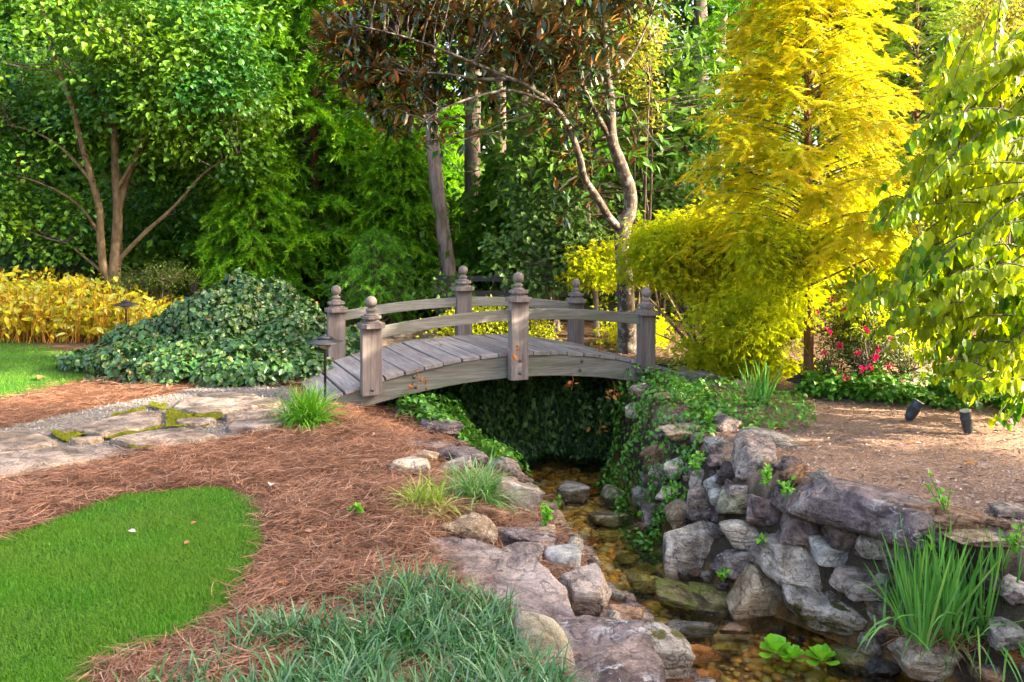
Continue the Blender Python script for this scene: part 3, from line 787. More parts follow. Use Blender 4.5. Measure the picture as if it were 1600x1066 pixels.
for q_ in range(2600):
    y = R.uniform(4.4, 10.3); x = R.uniform(np.interp(y, *WLp) - .1, np.interp(y, *WRp) + .1)
    s_ = R.uniform(.015, .05) * (1 if R.random() > .1 else 1.6)
    a_ = R.uniform(0, 3.14); P = P0 * np.array([1.3, 1, .55]) * (1 + .2 * R.uniform(-1, 1, (len(P0), 1)))
    P = np.column_stack([P[:, 0] * math.cos(a_) - P[:, 1] * math.sin(a_), P[:, 0] * math.sin(a_) + P[:, 1] * math.cos(a_), P[:, 2]])
    mb.add(P * s_ + (x, y, float(terrain(x, y)) + .01), T=T0, r=R.random())
mb.build('pebbles', m, smooth=True, kind='stuff', label='orange and brown pebbles covering the bed of the clear stream', cat='pebbles')

# ------------------------------------------------------------------ stone path
FLAG = rockmat('flagstone', (.17, .14, .13), (.31, .265, .25), (.22, .16, .12), .3, scale=.9, strata=.4)
path = empty('path', (0, 0, 0), kind='structure')
def zz(pts): return [(x / 2.96, 590 + y / 2.96) for x, y in pts]
for q_, pts in enumerate([
    [(765, 140), (830, 95), (920, 65), (1100, 52), (1190, 62), (1225, 85), (1330, 90), (1300, 118), (1030, 148), (1010, 160), (880, 165)],
    [(1030, 163), (1300, 126), (1318, 150), (1180, 172), (1030, 185)],
    [(805, 187), (880, 178), (1000, 178), (1012, 190), (900, 208), (810, 202)],
    [(205, 237), (520, 170), (690, 138), (770, 155), (755, 213), (560, 243), (440, 262), (350, 242)],
    [(485, 282), (640, 247), (870, 212), (1030, 255), (850, 290), (690, 322), (560, 302)],
    [(-160, 245), (110, 232), (200, 250), (290, 290), (100, 328), (-160, 350)],
    [(-180, 362), (280, 302), (430, 292), (660, 330), (480, 370), (200, 422), (-180, 480)],
    [(315, 277), (440, 265), (490, 265), (430, 284), (330, 290)],
    [(-600, 250), (-190, 242), (-195, 300), (-230, 352), (-640, 372)],
    [(-700, 395), (-260, 372), (-230, 420), (-260, 490), (-760, 540)],
    [(1070, 192), (1330, 172), (1310, 200), (1160, 232), (1040, 225)]]):
    slab('flagstone', [onz(x, y, .03) for x, y in zz(pts)], -.05, .022, FLAG, 40 + q_, parent=path, rough=.010, dome=.0, edge=.03, shrink=.93)
# gravel between the flagstones and moss
def in_world(n, x0, x1, y0, y1, poly=None, k=2.0):
    """points on the ground, denser towards the viewer"""
    u = rng.random(n)
    y = (y0 ** (1 - k) + u * (y1 ** (1 - k) - y0 ** (1 - k))) ** (1 / (1 - k)) if k != 1 else y0 * (y1 / y0) ** u
    x = rng.uniform(x0, x1, n)
    if poly is not None:
        g = inpoly(x, y, poly); x, y = x[g], y[g]
    return x, y
gx, gy = in_world(16000, -7, -1.8, 5.0, 9.6, PATHP, 1.5)
mb = MB(); P0 = np.array([(1, 0, 0), (-1, 0, 0), (0, 1, 0), (0, -1, 0), (0, 0, 1.), (0, 0, -1)]); T0 = np.array([(0, 2, 4), (2, 1, 4), (1, 3, 4), (3, 0, 4), (2, 0, 5), (1, 2, 5), (3, 1, 5), (0, 3, 5)])
n = len(gx); s_ = rng.uniform(.006, .016, n); gz = terrain(gx, gy)
Vv = np.stack([gx, gy, gz + .004], 1)[:, None, :] + P0[None] * s_[:, None, None] * rng.uniform(.6, 1.3, (n, 6, 1))
mb.add(Vv.reshape(-1, 3), T=(np.arange(n)[:, None, None] * 6 + T0[None]).reshape(-1, 3), r=np.repeat(rng.random(n), 8))
m, nt, b, N, L = newmat('gravel')
a = N('ShaderNodeAttribute'); a.attribute_name = 'rnd'; L(ramp(nt, a.outputs['Fac'], even([(.07, .065, .065), (.17, .16, .16), (.12, .09, .07), (.28, .26, .25)])), b.inputs['Base Color']); b.inputs['Roughness'].default_value = .9
mb.build('gravel', m, kind='stuff', label='small grey gravel in the joints and along the flagstone path', cat='gravel')
mb = MB()
MOSS = leafmat('moss', [(.10, .12, .01), (.2, .2, .015), (.14, .16, .02)], 0.1, .9, .1)
for pts in ([(485, 232), (600, 212), (700, 122), (770, 132), (765, 160), (690, 136), (520, 172)], [(770, 152), (880, 168), (1025, 158), (1030, 182), (960, 215), (860, 222), (770, 230)],
            [(235, 248), (400, 255), (310, 288), (260, 270)], [(390, 290), (640, 240), (760, 220), (740, 238), (480, 284)], [(590, 318), (690, 325), (700, 335), (650, 335)]):
    pl = np.array([onz(x, y, 0)[:2] for x, y in zz(pts)]); lo, hi = pl.min(0), pl.max(0)
    x, y = rng.uniform(lo[0], hi[0], 16000), rng.uniform(lo[1], hi[1], 16000); g = inpoly(x, y, pl); x, y = x[g], y[g]
    P = np.stack([x, y, terrain(x, y) + .012 + .016 * (vnoise(x, y, 0, 12) + 1)], 1)
    scatter(mb, LEAF2, P, rdir(len(P), .1, .8), rdir(len(P), .3, 1), rng.uniform(.008, .016, len(P)), rng.uniform(.006, .014, len(P)))
mb.build('moss', MOSS, kind='stuff', label='yellow-green moss growing in the joints of the flagstone path', cat='moss')

# ------------------------------------------------------------------ bridge
BX, BY, YAW = -.278, 9.856, .405
HL, HW, RISE, DZ = 1.625, .82, .21, .15
WX, WY, WZd = woodmat('wood_along', 0, (.13, .125, .11), (.27, .26, .235), green=.7), woodmat('wood_plank', 1, (.17, .15, .15), (.34, .31, .31), .15), woodmat('wood_upright', 2, (.13, .105, .10), (.25, .215, .21), .3)
bridge = empty('footbridge', (BX, BY, 0), YAW, label='weathered grey arched wooden footbridge with six ball-topped posts over the stream', cat='bridge')
def dz(s): return DZ + RISE * (1 - (s / HL) ** 2)
def sl(s): return math.atan(-2 * RISE * s / HL ** 2)
def arch_board(mb, s0, s1, y0, y1, zlo, zhi, n=24):
    ss = np.linspace(s0, s1, n); V = []
    for s in ss: V += [(s, y0, zlo(s)), (s, y1, zlo(s)), (s, y1, zhi(s)), (s, y0, zhi(s))]
    Q = [(i_ * 4 + a, i_ * 4 + (a + 1) % 4, i_ * 4 + 4 + (a + 1) % 4, i_ * 4 + 4 + a) for i_ in range(n - 1) for a in range(4)] + [(3, 2, 1, 0), (4 * n - 4, 4 * n - 3, 4 * n - 2, 4 * n - 1)]
    mb.add(V, Q=Q)
for y0 in (-HW + .02, HW - .08, -.03):
    mb = MB(); arch_board(mb, -2.05, 2.05, y0, y0 + .06, lambda s: max(-.12, dz(s) - .045 - .235 + .05 * (s / 2) ** 2), lambda s: dz(s) - .045)
    bevel(mb.build('arched_beam', WX, bridge), .006)
R = np.random.default_rng(21)
npl = 20; pw = 4.2 / npl
for q_ in range(npl):
    s = -2.1 + pw * (q_ + .5)
    hw = HW + R.uniform(-.008, .01)
    mb = MB(); g = pw / 2 - R.uniform(.004, .008)
    nseg = 6; V = []
    for yy in np.linspace(-hw, hw, nseg + 1):
        wv_ = .003 * math.sin(yy * 3 + q_)
        V += [(-g, yy, -.042), (g, yy, -.042), (g, yy, wv_), (-g, yy, wv_ + R.uniform(-.001, .001))]
    Q = [(i_ * 4 + a, i_ * 4 + (a + 1) % 4, i_ * 4 + 4 + (a + 1) % 4, i_ * 4 + 4 + a) for i_ in range(nseg) for a in range(4)] + [(3, 2, 1, 0), (4 * nseg, 4 * nseg + 1, 4 * nseg + 2, 4 * nseg + 3)]
    mb.add(V, Q=Q)
    o = bevel(mb.build('plank', WY, bridge), .005)
    o.location = (s, R.uniform(-.006, .006), dz(s) + R.uniform(-.003, .004)); o.rotation_euler = (R.uniform(-.003, .003), -sl(s) + R.uniform(-.012, .012), R.uniform(-.004, .004))
METAL = plain('bolt_metal', (.12, .11, .10), .5, .6)
PW, PD = .205, .10
def octo(mb, r, z0, z1, sx=1, ch=.3):
    k = r; h = r * ch
    pts = [(k, -k + h), (k, k - h), (k - h, k), (-k + h, k), (-k, k - h), (-k, -k + h), (-k + h, -k), (k - h, -k)]
    V = [(x * sx, y, z0) for x, y in pts] + [(x * sx, y, z1) for x, y in pts]
    Q = [(j, (j + 1) % 8, 8 + (j + 1) % 8, 8 + j) for j in range(8)]
    T = [(8, 8 + j, 9 + j) for j in range(1, 7)] + [(0, j + 1, j) for j in range(1, 7)]
    mb.add(V, Q=Q, T=T)
for a_ in (-1, 0, 1):
    for b_ in (-1, 1):
        s = a_ * HL; yy = b_ * (HW + PD / 2 + .012 if True else 0)
        top = dz(s) + .56
        bot = dz(s) - (.12 if a_ else .29) if b_ < 0 else dz(s) - .25
        mb = MB(); box(mb, -PW / 2, PW / 2, -PD / 2, PD / 2, bot - top, 0)
        po = bevel(mb.build('post', WZd, bridge), .007)
        po.location = (s, yy, top); po.rotation_euler = (R.uniform(-.01, .01), R.uniform(-.008, .008), 0)
        mb = MB(); octo(mb, .128, 0.001, .048, ch=.42); octo(mb, .092, .048, .066, ch=.5); octo(mb, .07, .066, .092, ch=.55); octo(mb, .096, .092, .124, ch=.5)
        o = bevel(mb.build('cap', WZd, po), .004)
        br = .061
        ring = [(.066, .124), (.07, .132), (.06, .14), (.045, .145), (.043, .158), (.052, .168), (.055, .178), (.046, .188), (.034, .193), (.032, .203)]
        ball = [(br * math.sin(t), .2 + br * .95 - br * math.cos(t)) for t in np.linspace(.5, math.pi - .03, 14)]
        mb = MB(); lathe(mb, ring + ball, 20)
        mb.build('finial', WZd, po, smooth=True)
        if a_ == 0 or b_ < 0:
            for zb in ((-.075, -.21) if a_ == 0 else (-.06,)):
                mb = MB(); V_ = []
                lathe(mb, [(.019, 0), (.019, .007), (.010, .013)], 10)
                o = mb.build('bolt', METAL, po, smooth=True); o.location = (0, b_ * PD / 2, zb - .56); o.rotation_euler = (math.pi / 2 * (1 if b_ < 0 else -1), 0, 0)
for sb, zb in ((-1.15, -.09), (-1.13, -.2), (.82, -.1), (.8, -.2), (1.42, -.12)):
    mb = MB(); lathe(mb, [(.019, 0), (.019, .007), (.010, .013)], 10)
    o = mb.build('bolt', METAL, bridge, smooth=True); o.location = (sb, -HW + .019, dz(sb) + zb); o.rotation_euler = (math.pi / 2, 0, 0)
def rz_(s): return .555 + .13 * (1 - (s / HL) ** 2) + DZ
for b_ in (-1, 1):
    yc = b_ * (HW + PD / 2 + .012)
    for s0, s1 in ((-HL + PW / 2 - .012, -PW / 2 + .012), (PW / 2 - .012, HL - PW / 2 + .012)):
        mb = MB(); arch_board(mb, s0, s1, yc - .02, yc + .02, lambda s: rz_(s) - .12, lambda s: rz_(s), 14)
        bevel(mb.build('handrail', WX, bridge), .006)
mb = MB(); box(mb, -.05, .05, -HW - .05, HW, -.06, .045)
o = mb.build('sill_beam', WY, bridge); o.location = (-2.1, .05, -.03); bevel(o, .008)
mb = MB(); box(mb, -.06, .06, -HW, HW, -.06, .03); o = mb.build('sill_beam', WY, bridge); o.location = (2.02, 0, -.02); bevel(o, .008)

# ------------------------------------------------------------------ lamps
BLACK = plain('lamp_black', (.035, .036, .042), .45, .3, .4)
GLASS = plain('lamp_glass', (.35, .27, .15), .3)
def path_lamp(base, h, r, label):
    t = empty('path_lamp', tuple(base), 0, label=label, cat='garden lamp', group='low path lights with flat hats')
    mb = MB(); lathe(mb, [(.013, -.02), (.013, h - .07), (.02, h - .068), (.02, h - .05)], 10); o = mb.build('pole', BLACK, t, smooth=True)
    mb = MB(); lathe(mb, [(.06, h - .035), (.055, h - .055), (.035, h - .075), (.02, h - .08)][::-1], 20); mb.build('lens', GLASS, t, smooth=True)
    mb = MB(); lathe(mb, [(.075, h - .035), (.08, h - .03), (.075, h - .02)], 20); mb.build('collar', BLACK, t, smooth=True)
    mb = MB(); lathe(mb, [(r * .96, h - .018), (r, h - .014), (r * .98, h - .008), (r * .5, h + .018), (r * .42, h + .022)], 32); mb.build('hat', BLACK, t, smooth=True)
    mb = MB(); lathe(mb, [(r * .40, h + .03), (r * .42, h + .034), (r * .40, h + .04), (r * .1, h + .055), (.012, h + .06), (.01, h + .07)], 24); mb.build('top_hat', BLACK, t, smooth=True)
p = hit(508, 632); path_lamp(p, at(512, 533, p[1])[2] - p[2], 29 * p[1] / F, 'black path lamp in front of the left end of the bridge')
p = gnd(197, 12.5); path_lamp(p, at(197, 475, p[1])[2] - p[2], 19 * p[1] / F, 'black path lamp beside the forked tree trunk')
p = hit(1248, 612); path_lamp(p, at(1247, 593, p[1])[2] - p[2], 19 * p[1] / F, 'low black path lamp near the golden conifer trunk')
def spot(px, py, tx, ty, Lp, label):
    p = hit(px, py)
    t = empty('spotlight', tuple(p), 0, label=label, cat='spotlight', group='ground spotlights on the bark')
    k = p[1] / F; Lm = Lp * k; r = 8.5 * k
    o_ = []
    mb = MB(); lathe(mb, [(.012, -.05), (.012, .03)], 8); mb.build('stake', BLACK, t, smooth=True)
    mb = MB(); lathe(mb, [(r * .55, 0), (r * .75, Lm * .08), (r * .95, Lm * .3), (r * .98, Lm * .62), (r * 1.06, Lm * .63), (r * 1.06, Lm * .68), (r, Lm * .70), (r * .98, Lm * .95), (r * 1.0, Lm * .96), (r * .9, Lm)], 24)
    o = mb.build('housing', plain('spot_black', (.035, .045, .06), .4, .2, .4), t, smooth=True); o.location = (0, 0, .012)
    d = Vector((tx, -.12, ty)).normalized(); o.rotation_euler = d.to_track_quat('Z', 'Y').to_euler()
    mb = MB(); lathe(mb, [(r * .88, Lm * 1.0), (r * .96, Lm * 1.012), (r * .86, Lm * 1.02)], 24); mb.build('rim', plain('spot_rim', (.5, .48, .45), .4), o, smooth=True)
spot(1418, 658, .5, .9, 34, 'black spotlight tilted to the right on the bark ground')
spot(1513, 679, -.2, .98, 37, 'black spotlight standing almost upright further right')

# ------------------------------------------------------------------ ground covers
STRAW = leafmat('straw', [(.07, .026, .013), (.26, .115, .06), (.15, .058, .028), (.42, .24, .155), (.21, .085, .042), (.045, .02, .011)], .0, .6, .3)
def straw_mask(x, y):
    x = x + .07 * fbm(x, y, 3, 4, 3) + .03 * rng.normal(size=len(x)); y = y + .05 * fbm(x, y, 8, 4, 3)
    tl = np.interp(y, *TLp)
    ok = (x < tl - .02 - .35 * sstep((4.6 - y) / .6)) & ~inpoly(x, y, LAWN1) & ~inpoly(x, y, LAWN2) & ~inpoly(x, y, PATHP)
    for q_ in (SL1, SL2): ok &= ~inpoly(x, y, np.array([onz(a, b, -.07)[:2] for a, b in q_]))
    return ok
mb = MB()
for rep in range(3):
    x, y = in_world(78000, -7.5, .9, 2.9, 11.5, None, 2.1)
    g = straw_mask(x, y) & (np.abs(x) < y * .66 + 1.6); x, y = x[g], y[g]
    n = len(x)
    th = vnoise(x, y, 9, 2.0) * 3 + rng.normal(0, .9, n)
    th = np.where(rng.random(n) < .35, rng.uniform(0, 6.283, n), th)
    P = np.stack([x, y, terrain(x, y) + .004 + rng.random(n) * .05 * (1 + vnoise(x, y, 2, 3.5))], 1)
    D = np.stack([np.cos(th), np.sin(th), rng.uniform(-.15, .28, n)], 1)
    sd_ = norm(np.cross(D, np.stack([rng.normal(0, .4, n), rng.normal(0, .4, n), np.ones(n)], 1)))
    blades(mb, P, D, rng.uniform(.07, .2, n), rng.uniform(.0024, .0046, n), rng.uniform(.0, .14, n), 3, side=sd_, curl=rng.normal(0, .28, n))
mb.build('pine_straw', STRAW, kind='stuff', label='thick rust-brown pine straw mulch around the lawns', cat='mulch')
# leaf mould chips, right terrace
CHIP = leafmat('chips', [(.26, .15, .11), (.12, .07, .05), (.40, .27, .21), (.2, .13, .11), (.52, .4, .34), (.10, .055, .04)], 0, .8, .1)
x, y = in_world(110000, .8, 8, 4.0, 12.5, None, 1.8)
tr = np.interp(y, *TRp); g = (x > tr - .05) & (x < y * .66 + .2); x, y = x[g], y[g]; n = len(x)
mb = MB(); P = np.stack([x, y, terrain(x, y) + .002 + rng.random(n) * .022], 1)
big = rng.random(n) < .04
s_ = np.where(big, rng.uniform(.03, .055, n), rng.uniform(.008, .025, n))
scatter(mb, LEAF2, P, rdir(n, -.15, .35), norm(rdir(n) * .5 + np.array([0, 0, 1])), s_ * rng.uniform(1, 2, n), s_ * rng.uniform(.3, .7, n))
mb.build('leaf_mulch', CHIP, kind='stuff', label='pale brown shredded leaf mulch on the right terrace', cat='mulch')
# lawns
GRASS = leafmat('grass', [(.04, .15, .006), (.065, .21, .01), (.05, .18, .008), (.09, .26, .012), (.14, .24, .05)], .3, .6, .15, big=(1.5, (.11, .21, .02)))
for k_, poly, dn, nm in ((0, LAWN1, 380000, 'bright green lawn with a rounded tip in the foreground'), (1, LAWN2, 110000, 'green lawn behind the flagstone path at the left edge')):
    lo, hi = poly.min(0), poly.max(0)
    x, y = in_world(dn, max(lo[0], -8.5), hi[0] + .1, max(2.9, lo[1]), hi[1] + .1, None, 2.0)
    g = inpoly(x + .05 * fbm(x, y, 3, 4, 3), y + .05 * fbm(x, y, 8, 4, 3), poly) & (rng.random(len(x)) < .75 + .5 * vnoise(x, y, 6, 3)); x, y = x[g], y[g]
    g = (np.abs(x) < y * .64 + 1.2); x, y = x[g], y[g]; n = len(x)
    P = np.stack([x, y, terrain(x, y) - .002], 1)
    D = rdir(n, .45, 1); hgt = rng.uniform(.018, .038, n) * (1 if k_ == 0 else 1.3) * (1 + .3 * vnoise(x, y, 0, 6))
    mb = MB(); blades(mb, P, D, hgt, rng.uniform(.0018, .0035, n) * (1 if k_ == 0 else 1.8), rng.uniform(.1, .6, n), 2 if k_ == 0 else 1)
    mb.build('grass', GRASS, kind='stuff', label=nm, cat='lawn')

def tufts(mb, C, nb, L, W_, spread, droop, seg=4):
    for c in C:
        n = int(nb * rng.uniform(.7, 1.3))
        th = rng.uniform(0, 6.283, n); el = rng.uniform(*spread, n)
        D = np.stack([np.cos(th) * np.cos(el), np.sin(th) * np.cos(el), np.sin(el)], 1)
        P = np.asarray(c)[None] + np.stack([rng.normal(0, .03, n), rng.normal(0, .03, n), np.zeros(n)], 1) * (L[1] / .3)
        blades(mb, P, D, rng.uniform(*L, n), rng.uniform(*W_, n), rng.uniform(*droop, n), seg)
LIRI = leafmat('liriope', [(.02, .07, .012), (.035, .13, .025), (.06, .16, .055), (.03, .13, .01), (.17, .27, .15), (.03, .11, .015)], .15, .4, .5)
MASSP = np.array([hit(x, y)[:2] for x, y in [(330, 1075), (380, 1010), (450, 985), (560, 960), (612, 925), (690, 925), (760, 955), (800, 985), (800, 1040), (870, 1090)]] + [(.3, 2.7), (-1.6, 2.7)])
mb = MB(); lo, hi = MASSP.min(0), MASSP.max(0)
x, y = in_world(1250, lo[0], hi[0], 2.8, hi[1], MASSP, 2.0)
C = np.stack([x, y, terrain(x, y)], 1)
C = C[vnoise(C[:, 0], C[:, 1], 4, 5) > -.45]; tufts(mb, C, 13, (.09, .24), (.0055, .011), (.2, 1.4), (.15, .6), 4)
mb.build('lilyturf', LIRI, kind='stuff', label='mass of blue-green strappy lilyturf in the foreground', cat='ground cover')
def clump(name, px, py, nb, L, W_, spread, droop, mat, label, cat, spreadr=.05, seg=5, zoff=0):
    p = hit(px, py); t = empty(name, tuple(p), 0, label=label, cat=cat, group='grassy clumps along the stream')
    mb = MB(); C = [(rng.normal(0, spreadr), rng.normal(0, spreadr * .7), zoff) for _ in range(6)]
    tufts(mb, C, nb / 6, L, W_, spread, droop, seg)
    mb.build('leaves', mat, t)
    return t
FRESH = leafmat('fresh_blade', [(.06, .2, .01), (.12, .32, .02), (.09, .26, .015), (.2, .42, .04)], .3, .45, .35)
LIME = leafmat('lime_blade', [(.14, .22, .02), (.28, .38, .05), (.2, .3, .03), (.4, .42, .12)], .3, .5, .3)
DGREEN = leafmat('striped_blade', [(.05, .16, .02), (.09, .25, .04), (.3, .4, .18), (.07, .2, .03)], .3, .45, .35)
clump('grass_tuft', 484, 664, 420, (.28, .46), (.008, .015), (.5, 1.5), (.1, .45), FRESH, 'bright green grass tuft at the left end of the bridge', 'grass tuft', .05)
clump('grass_tuft', 655, 800, 260, (.18, .3), (.007, .012), (.2, 1.4), (.12, .5), LIME, 'small yellow-green grass tuft in the pine straw', 'grass tuft', .04)
clump('grass_tuft', 738, 788, 460, (.26, .42), (.007, .012), (.2, 1.45), (.12, .5), DGREEN, 'larger dark green striped grass tuft between the stones', 'grass tuft', .05)
IRIS = leafmat('iris_blade', [(.06, .2, .02), (.1, .3, .04), (.14, .36, .06), (.08, .22, .06), (.25, .4, .06)], .3, .45, .35)
# iris clump right: upright fans plus fallen blades
p = hit(1490, 985); t = empty('iris_clump', tuple(p), 0, label='large clump of upright iris blades in front of the stone wall', cat='iris', group='iris plants')
mb = MB()
for q_ in range(42):
    c = (rng.uniform(-.36, .42), rng.uniform(-.2, .22), 0)
    n = 9; th = rng.uniform(0, 3.14); lean = np.linspace(-.32, .32, n) + rng.normal(0, .05, n)
    lean = lean + c[0] * rng.uniform(0, 1.1)
    D = np.stack([lean * math.cos(th), lean * math.sin(th), np.ones(n)], 1)
    blades(mb, np.array(c)[None] + np.stack([lean * .1 * math.cos(th), lean * .1 * math.sin(th), np.zeros(n)], 1), D, rng.uniform(.3, .72, n), rng.uniform(.010, .022, n), rng.uniform(0, .06, n), 5,
           side=norm(np.stack([np.full(n, math.cos(th)), np.full(n, math.sin(th)), np.zeros(n)], 1) + .15 * rdir(n)))
tufts(mb, [(rng.uniform(-.35, .35), rng.uniform(-.2, .1), .02) for _ in range(12)], 13, (.3, .65), (.009, .016), (.1, 1.1), (.12, .45), 5)
mb.build('leaves', IRIS, t)
mb = MB(); tufts(mb, [(rng.uniform(-.33, .33), rng.uniform(-.2, .1), .0) for _ in range(20)], 34, (.08, .3), (.003, .006), (-.1, 1.1), (.1, .4), 3)
mb.build('dead_leaves', STRAW, t)
p = hit(1186, 634); t = empty('iris_fan', tuple(p), 0, label='small fan of upright iris blades beyond the stones near the bridge', cat='iris', group='iris plants')
mb = MB()
for q_ in range(7):
    n = 7; th = rng.uniform(-.5, .5); lean = np.linspace(-.4, .4, n) + rng.normal(0, .06, n)
    D = np.stack([lean * math.cos(th), lean * math.sin(th), np.ones(n)], 1)
    blades(mb, np.tile([rng.uniform(-.14, .14), rng.uniform(-.08, .08), 0], (n, 1)), D, rng.uniform(.3, .56, n), rng.uniform(.014, .024, n), rng.uniform(0, .05, n), 5)
tufts(mb, [(0, 0, 0), (-.1, 0, 0), (.1, -.05, 0)], 14, (.25, .5), (.008, .014), (.1, .9), (.1, .4), 5)
mb.build('leaves', IRIS, t)
# water lettuce
LETT = leafmat('lettuce', [(.16, .42, .02), (.24, .55, .03), (.3, .6, .05)], .35, .4, .4)
SPOON = (np.array([(0, 0, 0), (.18, .35, .05), (.5, .72, .12), (.4, .97, .02), (0, 1, -.02), (-.4, .97, .02), (-.5, .72, .12), (-.18, .35, .05), (0, .7, 0)]),
         [(0, 1, 8), (1, 2, 8), (2, 3, 8), (3, 4, 8), (4, 5, 8), (5, 6, 8), (6, 7, 8), (7, 0, 8)])
for q_, (px, py, lab, s_) in enumerate(((1212, 1022, 'biggest bright green water lettuce rosette in the pool, on the left', 1.0), (1240, 1030, 'middle water lettuce rosette in the pool', .7), (1284, 1034, 'loose water lettuce rosette nearest the round brown stone', .95))):
    p = hit(px, py, WZ); t = empty('water_lettuce', (p[0], p[1], WZ), 0, label=lab, cat='water plant', group='water lettuce floating in the pool')
    mb = MB(); n = 13; th = np.arange(n) * 2.4; el = np.linspace(1.2, .12, n)
    D = np.stack([np.cos(th) * np.cos(el), np.sin(th) * np.cos(el), np.sin(el)], 1)
    Nn = np.stack([-np.cos(th) * np.sin(el), -np.sin(th) * np.sin(el), np.cos(el)], 1)
    scatter(mb, SPOON, np.zeros((n, 3)) + D * .01, D, Nn, rng.uniform(.09, .13, n) * s_, rng.uniform(.075, .11, n) * s_)
    mb.build('leaves', LETT, t, smooth=True)

# ------------------------------------------------------------------ ivy and shrubs
IVY = leafmat('ivy', [(.008, .035, .008), (.016, .065, .014), (.028, .10, .022), (.012, .05, .014), (.055, .14, .04), (.13, .17, .03), (.02, .06, .01), (.16, .09, .03)], .12, .33, .5, big=(1.6, (.04, .11, .02)))
IVYL = leafmat('ivy_light', [(.04, .14, .015), (.08, .24, .02), (.12, .32, .03), (.06, .18, .03), (.2, .34, .04)], .25, .35, .5)
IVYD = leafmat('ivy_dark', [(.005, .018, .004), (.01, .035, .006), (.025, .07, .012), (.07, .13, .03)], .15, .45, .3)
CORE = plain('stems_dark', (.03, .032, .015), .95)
mnd = [(-3.6, 11.2, 1.05, 1.2, 1.02), (-3.0, 10.9, 1.15, 1.0, .62), (-4.4, 11.1, 1.0, .9, .5), (-3.7, 10.1, 1.3, .9, .36), (-3.0, 9.7, .9, .7, .22), (-4.9, 10.6, .8, .6, .2)]
def mound(x, y):
    h = np.zeros_like(x)
    for cx, cy, rx, ry, hh in mnd:
        d = ((x - cx) / rx) ** 2 + ((y - cy) / ry) ** 2
        h = np.maximum(h, hh * np.sqrt(np.clip(1 - d, 0, 1)))
    return h * (1 + .22 * vnoise(x, y, 4, 2.2) + .12 * vnoise(x, y, 1, 5)) 
t = empty('ivy_mound', (-4, 10.6, 0), 0, label='big rounded mound of glossy dark green ivy left of the bridge', cat='ivy', group='ivy')
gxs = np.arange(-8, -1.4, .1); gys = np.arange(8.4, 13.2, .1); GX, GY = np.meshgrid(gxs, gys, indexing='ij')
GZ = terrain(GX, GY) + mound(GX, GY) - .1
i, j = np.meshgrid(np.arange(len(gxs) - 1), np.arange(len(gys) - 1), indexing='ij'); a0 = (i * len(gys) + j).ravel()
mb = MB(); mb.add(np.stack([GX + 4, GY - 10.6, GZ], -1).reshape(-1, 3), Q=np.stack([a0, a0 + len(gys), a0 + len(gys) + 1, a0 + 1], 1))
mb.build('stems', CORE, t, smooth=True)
x = rng.uniform(-8, -1.6, 90000); y = rng.uniform(8.5, 13, 90000); h = mound(x, y); g = h > .05; x, y, h = x[g][:44000], y[g][:44000], h[g][:44000]
e = .05; nxn = -(mound(x + e, y) - mound(x - e, y)) / (2 * e); nyn = -(mound(x, y + e) - mound(x, y - e)) / (2 * e)
# repeat samples on steep flanks
rep = np.clip(np.sqrt(1 + nxn ** 2 + nyn ** 2) + rng.random(len(x)) - .5, 1, 5).astype(int); x, y, h, nxn, nyn = [np.repeat(a, rep) for a in (x, y, h, nxn, nyn)]
g = rng.random(len(x)) < .8; x, y, h, nxn, nyn = [a[g] for a in (x, y, h, nxn, nyn)]
x = x + rng.normal(0, .03, len(x)); y = y + rng.normal(0, .03, len(x)); n = len(x)
Nn = norm(np.stack([nxn, nyn, np.ones(n)], 1))
P = np.stack([x + 4, y - 10.6, terrain(x, y) + mound(x, y)], 1) + Nn * (rng.uniform(-.08, .11, n) + .07 * vnoise(x, y, h, 6))[:, None]
A = norm(np.cross(Nn, rdir(n)) + .35 * rdir(n) + np.array([0, -.1, -.3]))
s_ = rng.uniform(.03, .09, n)
mb = MB(); scatter(mb, LEAF6, P, A, norm(Nn + .75 * rdir(n)), s_ * 1.2, s_)
print('mound leaves', n)
mb.build('foliage', IVY, t)
def cover(name, label, region, n, mat, size=(.03, .055), thick=.1, cat='ivy', parentname=True, lift=.03):
    """leafy creeper over the ground inside a world polygon"""
    pl = np.asarray(region)[:, :2]; lo, hi = pl.min(0), pl.max(0)
    x, y = rng.uniform(lo[0], hi[0], n * 3), rng.uniform(lo[1], hi[1], n * 3)
    g = inpoly(x, y, pl) & (vnoise(x, y, 1, 3) > -.55); x, y = x[g][:n], y[g][:n]; n = len(x)
    e = .04; gx_ = -(terrain(x + e, y) - terrain(x - e, y)) / (2 * e); gy_ = -(terrain(x, y + e) - terrain(x, y - e)) / (2 * e)
    Nn = norm(np.stack([gx_, gy_, np.ones(n)], 1))
    z = rng.random(n) * thick * (1 + vnoise(x, y, 5, 4)) + lift
    P = np.stack([x, y, terrain(x, y)], 1) + Nn * z[:, None]
    A = norm(np.cross(Nn, rdir(n)) + .4 * rdir(n) + np.array([0, 0, -.2])); s_ = rng.uniform(*size, n)
    mb = MB(); scatter(mb, LEAF6 if size[1] > .05 else LEAF2, P, A, norm(Nn + .5 * rdir(n)), s_ * 1.2, s_)
    c = P.mean(0); return mb.build(name, mat, origin=c, label=label, cat=cat, group='ivy')
cover('ivy', 'bright green ivy spilling down the left bank under the bridge', [(-1.5, 9.35), (-1.15, 8.5), (-.8, 8.0), (-.35, 7.6), (-.1, 7.0), (.25, 7.2), (.32, 8.2), (.05, 9.6), (-.2, 10.1), (-1.3, 10.2)], 9500, IVYL, (.035, .065), .14)
